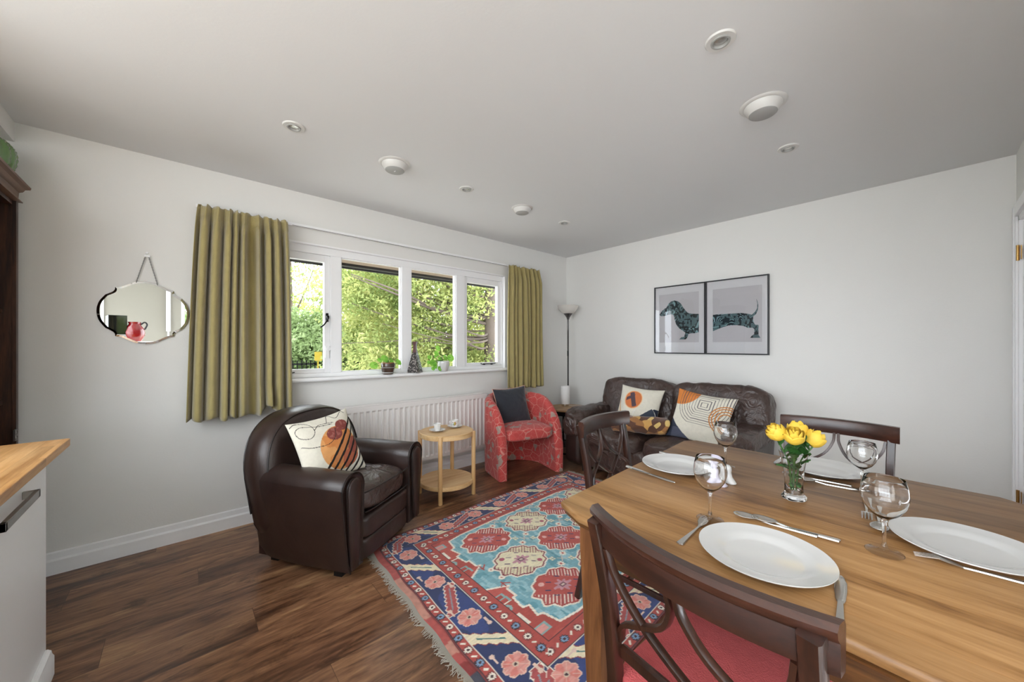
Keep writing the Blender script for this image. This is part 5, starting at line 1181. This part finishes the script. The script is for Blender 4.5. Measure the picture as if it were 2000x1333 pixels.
t = thing('potted_plant', 'round-leaved plant in a white pot on the window sill', 'potted plant', (1.895, 3.130, SZ))
g = G(); g.lathe([(.0001, 0), (.034, 0), (.040, .004), (.050, .03), (.056, .06), (.0575, .085), (.0565, .098), (.0548, .0985), (.054, .085), (.048, .05), (.0001, .04)], 48); g.build('pot', M['china'], t)
g = G(); g.lathe([(.0001, .086), (.0525, .084)], 24); g.build('soil', M['soil'], t)
gl = G(); gs = G()
for dx, dy, dz, r in ((-.055, 0, .225, .032), (-.065, .01, .175, .03), (.018, -.01, .135, .031), (.078, -.012, .130, .038), (-.115, -.01, .085, .036), (-.150, 0, .14, .022), (-.09, -.01, .055, .030), (-.03, .01, .12, .024), (-.055, -.03, .03, .026), (-.11, .0, .03, .02), (-.075, .02, .145, .018), (-.15, .01, .09, .02)):
    gs = G(); gs.tube(spline([(0, 0, .085), (dx*.5, dy*.5, max(dz, .09)*.75+.04), (dx, dy, dz)], 8), .0017, 5); gs.build('stem', M['stem'], t); plantleaf(gl, (dx, dy, dz), r, (.35*random.Random(dx).uniform(-1, 1)+.1, -.9, .35))
o = gl.build('leaves', M['pileaf'], t, ang=80); o['kind'] = 'stuff'
# tall three-sided carved vase
def carved():
    m, nt, b, L = nodes('carved_vase'); tc = nt.nodes.new('ShaderNodeTexCoord'); mp = nt.nodes.new('ShaderNodeMapping'); mp.inputs['Scale'].default_value = (1, 1, .36); L.new(tc.outputs['Object'], mp.inputs[0])
    v = nt.nodes.new('ShaderNodeTexVoronoi'); v.inputs['Scale'].default_value = 120; L.new(mp.outputs[0], v.inputs[0]); r = ramp(nt, [(.30, 'b8aea6'), (.42, '2a2422')]); L.new(v.outputs['Distance'], r.inputs[0])
    sp = nt.nodes.new('ShaderNodeSeparateXYZ'); L.new(tc.outputs['Object'], sp.inputs[0]); gt = nt.nodes.new('ShaderNodeMath'); gt.operation = 'GREATER_THAN'; gt.inputs[1].default_value = .185; L.new(sp.outputs[2], gt.inputs[0])
    mx = nt.nodes.new('ShaderNodeMix'); mx.data_type = 'RGBA'; L.new(gt.outputs[0], mx.inputs[0]); L.new(r.outputs[0], mx.inputs[6]); mx.inputs[7].default_value = H('5a3838'); L.new(mx.outputs[2], b.inputs['Base Color']); b.inputs['Roughness'].default_value = .3; return m
g = G(); rs = []
def sq(k, z, rot=R(12)): return [(k*a*math.cos(rot)-k*b_*math.sin(rot), k*a*math.sin(rot)+k*b_*math.cos(rot), z) for a, b_ in ((-1, -1), (-.96, -1.03), (.96, -1.03), (1.0, -1.0), (1.03, -.96), (1.03, .96), (1, 1), (.96, 1.03), (-.96, 1.03), (-1, 1), (-1.03, .96), (-1.03, -.96))]
for k, z in ((.052, 0), (.053, .003), (.047, .04), (.036, .10), (.026, .15), (.0175, .19), (.0135, .215), (.012, .25), (.0155, .272), (.0185, .285), (.018, .287), (.012, .27), (.009, .2)): rs.append(sq(k, z, R(38)))
g.rings(rs); o = g.build('sill_vase', carved(), ang=30); o.location = (1.605, 3.150, SZ); tag(o, 'tall angular dark vase with carved flecks tapering to a thin neck, on the window sill', 'vase')
# ================================================================ OUTDOORS
g = G(); g.bb(-6, 22, 7, 30, -.35, -.30); struct(g.build('ground', M['grass'], flat=True))
g = G(); g.bb(-6, 22, 3.36, 7, -.35, -.30); struct(g.build('bounce_patio', M['bounce_paving'], flat=True))  # unseen paving added to bounce light through the window onto the ceiling
g = G(); g.bb(-14, -3.15, -12, 3.3, -.12, -.07); g.bb(-3.1, 8, -12, -2.95, -.12, -.07); struct(g.build('bounce_terrace', M['bounce_paving'], flat=True))  # unseen pale ground added outside the kitchen as a daylight reflector
g = G(); g.bb(-1, 6.5, 3.345, 4.02, 2.085, 2.12); g.build('x', M['soffit'])
e = bpy.data.objects['x']; e.name = 'eave'; struct(e)
g = G(); g.bb(-1, 6.5, 4.02, 4.05, 2.045, 2.25); g.bb(-1, 6.5, 3.95, 4.02, 2.06, 2.084); fa = g.build('fascia', M['fascia'], e, flat=True); 
g = G(); g.box(9, 12.0, -.292, 26, 1.6, .012); o = g.build('path', M['path']); struct(o)
def leaves(name, n, blobs, size, m, seed, parent, droop=0):
    r = np.random.default_rng(seed); w_ = np.array([b[3]*b[4]*b[5] for b in blobs])**.75; w_ /= w_.sum(); k = r.choice(len(blobs), n, p=w_); B = np.array(blobs)[k]
    d = r.normal(size=(n, 3)); d /= np.linalg.norm(d, axis=1)[:, None]; rad = r.random(n)**.42
    c = B[:, :3]+d*B[:, 3:6]*rad[:, None]
    lump = .12*np.sin(c*7+seed)[:, [1, 2, 0]]; c = c+lump
    u = r.normal(size=(n, 3)); u /= np.linalg.norm(u, axis=1)[:, None]; v = np.cross(u, r.normal(size=(n, 3))); v /= np.linalg.norm(v, axis=1)[:, None]
    if droop: u[:, 2] -= droop; u /= np.linalg.norm(u, axis=1)[:, None]
    s = size*r.uniform(.6, 1.35, n)[:, None]; P = np.stack([c-u*s, c+v*s*.42, c+u*s, c-v*s*.42], 1).reshape(-1, 3)
    me = bpy.data.meshes.new(name); me.vertices.add(len(P)); me.vertices.foreach_set('co', P.reshape(-1).astype(np.float32))
    me.loops.add(4*n); me.loops.foreach_set('vertex_index', np.arange(4*n, dtype=np.int32)); me.polygons.add(n); me.polygons.foreach_set('loop_start', (np.arange(n)*4).astype(np.int32)); me.update(); me.validate()
    o = bpy.data.objects.new(name, me); me.materials.append(m); COL.objects.link(o); o.parent = parent; o['kind'] = 'stuff'; return o
def tree(label, x, y, trunk, blobs, n, size, m, seed, branches=(), cat='tree', name='tree', z0=-.3):
    t = thing(name, label, cat, (x, y, z0), 0)
    bl = [(a, b, c+.3, d, e_, f_) for a, b, c, d, e_, f_ in blobs]
    leaves('foliage', n, bl, size, m, seed, t)
    if trunk:
        g = G(); g.tube(spline([(0, 0, 0), (.03, 0, trunk[1]*.5), (-.02, .02, trunk[1])], 10), [trunk[0]*(1-.05*i) for i in range(11)], 10); g.build('trunk', M['bark'], t)
    for br in branches:
        P = spline([(a, b, c+.3) for a, b, c in br[1]], 14); g = G(); g.tube(P, [br[0]*(1-.055*i) for i in range(15)], 7); g.build('branch', M['bark'], t)
    return t
# central conifer with long grey boughs fanning to the left, seen through the middle panes
rb = random.Random(5); brs = []
TXc, TYc = 4.05, 5.15
for k in range(22):
    z0_ = rb.uniform(1.15, 1.9) if k < 12 else rb.uniform(1.6, 2.8); L = rb.uniform(1.2, 2.6); a = math.atan2(.72, -.69)+rb.uniform(-.55, .75); z1_ = z0_+rb.uniform(-.25, .75)
    P = [(0, 0, z0_), (math.cos(a)*L*.35, math.sin(a)*L*.35, z0_+(z1_-z0_)*.2+rb.uniform(-.05, .05)), (math.cos(a+.1)*L*.7, math.sin(a+.1)*L*.7, z0_+(z1_-z0_)*.6), (math.cos(a)*L, math.sin(a)*L, z1_)]; brs.append((rb.uniform(.012, .034), P))
for k in range(5):
    a = rb.uniform(-2.2, -1.2); z0_ = rb.uniform(1.2, 1.5); brs.append((.02, [(0, 0, z0_), (-.3, -.1+rb.uniform(-.1, .1), z0_-.05), (-.7, .05, z0_+rb.uniform(-.1, .15)), (-1.15, .25, z0_+rb.uniform(-.15, .3))]))
tree('large conifer with bare grey boughs fanning out, filling the middle window panes', TXc, TYc, (.13, 4.2), [(-.9, .9, 1.0, 1.5, 1.0, .75), (-.2, .6, 2.3, 1.4, 1.0, .9), (-1.6, 1.2, 2.2, 1.0, .8, .8), (.2, .3, .6, .9, .7, .9), (-.4, .9, 3.3, 1.4, 1, .7)], 60000, .036, M['fol_conifer'], 3, brs)
tree('dense green conifer at the right of the view, behind the right-hand window pane', 6.9, 6.6, (.14, 4.5), [(-.6, -.6, .9, .8, .6, 1.2), (0, 0, 1.0, 1.2, 1.0, 1.3), (.1, .2, 2.8, 1.3, 1, 1.2), (-.9, .2, 1.8, .7, .7, 1.5), (1.3, -.5, 1.6, 1.1, 1, 1.6)], 60000, .040, M['fol_dark'], 7)
tree('tall yellow-green tree seen through the left-hand panes', 3.1, 8.3, (.12, 4.5), [(0, 0, 1.6, .75, .8, 1.4), (.1, 0, 3.2, .7, .8, 1.1), (.7, .3, 1.4, .9, .8, 1.2), (-.3, .2, 4.3, .6, .6, .7)], 45000, .045, M['fol_yellow'], 9)
tree('low bright green bush at the left of the garden view', 2.0, 8.6, None, [(0, 0, .9, 1.15, .9, 1.0), (-.9, .3, .7, .9, .8, .9), (.5, -.1, .3, .8, .7, .7), (-.2, .2, 1.6, .7, .6, .5)], 45000, .042, M['fol_bright'], 12, cat='bush', name='bush')
tree('thin airy tree with sky between its leaves, behind the bright bush', 2.2, 11.8, (.09, 5), [(0, 0, 3.4, 1.6, 1.2, 1.4), (-1, 0, 2.4, 1, 1, 1)], 5000, .05, M['fol_conifer'], 14, [(.03, [(0, 0, 1.5), (-.4, 0, 2.6), (-.9, .1, 3.8)]), (.03, [(0, 0, 1.8), (.4, 0, 2.8), (.8, .1, 4.0)])])
tree('long green hedge closing off the far side of the garden', 9.0, 12.6, None, [(-8+i*1.25, .25*math.sin(i*2), .9+.35*math.sin(i*1.7), 1.2, .8, (1.7 if i < 4 else 3.6)+.4*math.sin(i*3.1)) for i in range(14)], 70000, .08, M['fol_yellow'], 16, cat='hedge', name='hedge')
tree('low dark shrub at the foot of the yellow-green tree', 3.25, 7.6, None, [(0, 0, .35, .45, .4, .5), (-.3, .2, .1, .4, .4, .35)], 4500, .035, M['fol_dark'], 18, cat='bush', name='shrub')
tree('green garden hedge reflected at the right of the mirror', .8, -5.3, None, [(-1.5, 0, 1.2, 1.1, .7, 1.7), (0, 0, 1.2, 1.1, .7, 1.7), (1.5, -.2, 1.2, 1.1, .7, 1.7)], 14000, .06, M['fol_bright'], 30, cat='hedge', name='hedge')
tree('rounded green bush beyond the left curtain, glimpsed at the far left of the window', -.4, 8.8, None, [(0, 0, .9, 1.2, .9, 1.3), (-1.6, .2, 1.0, 1.2, .9, 1.5)], 26000, .045, M['fol_bright'], 22, cat='bush', name='bush')
t = thing('garden_railing', 'dark metal railing at the bottom of the left window pane', 'railing', (0, 0, 0)); g = G()
for i in range(58): x = -.06+i*.07; g.bb(x, x+.016, 7.3, 7.316, -.3, .98)
g.bb(-.1, 4.0, 7.3, 7.32, .90, .93); g.bb(-.1, 4.0, 7.3, 7.32, -.12, -.09); g.build('bars', M['blackmetal'], t, flat=True)
g = G(); g.bb(1.75, 1.87, 7.25, 7.262, .97, 1.13); g.bb(1.80, 1.82, 7.262, 7.285, -.3, 1.12); o = g.build('sign', M['yellow'], flat=True); tag(o, 'small blank yellow sign beyond the left window pane', 'sign')
bpy.context.view_layer.update()
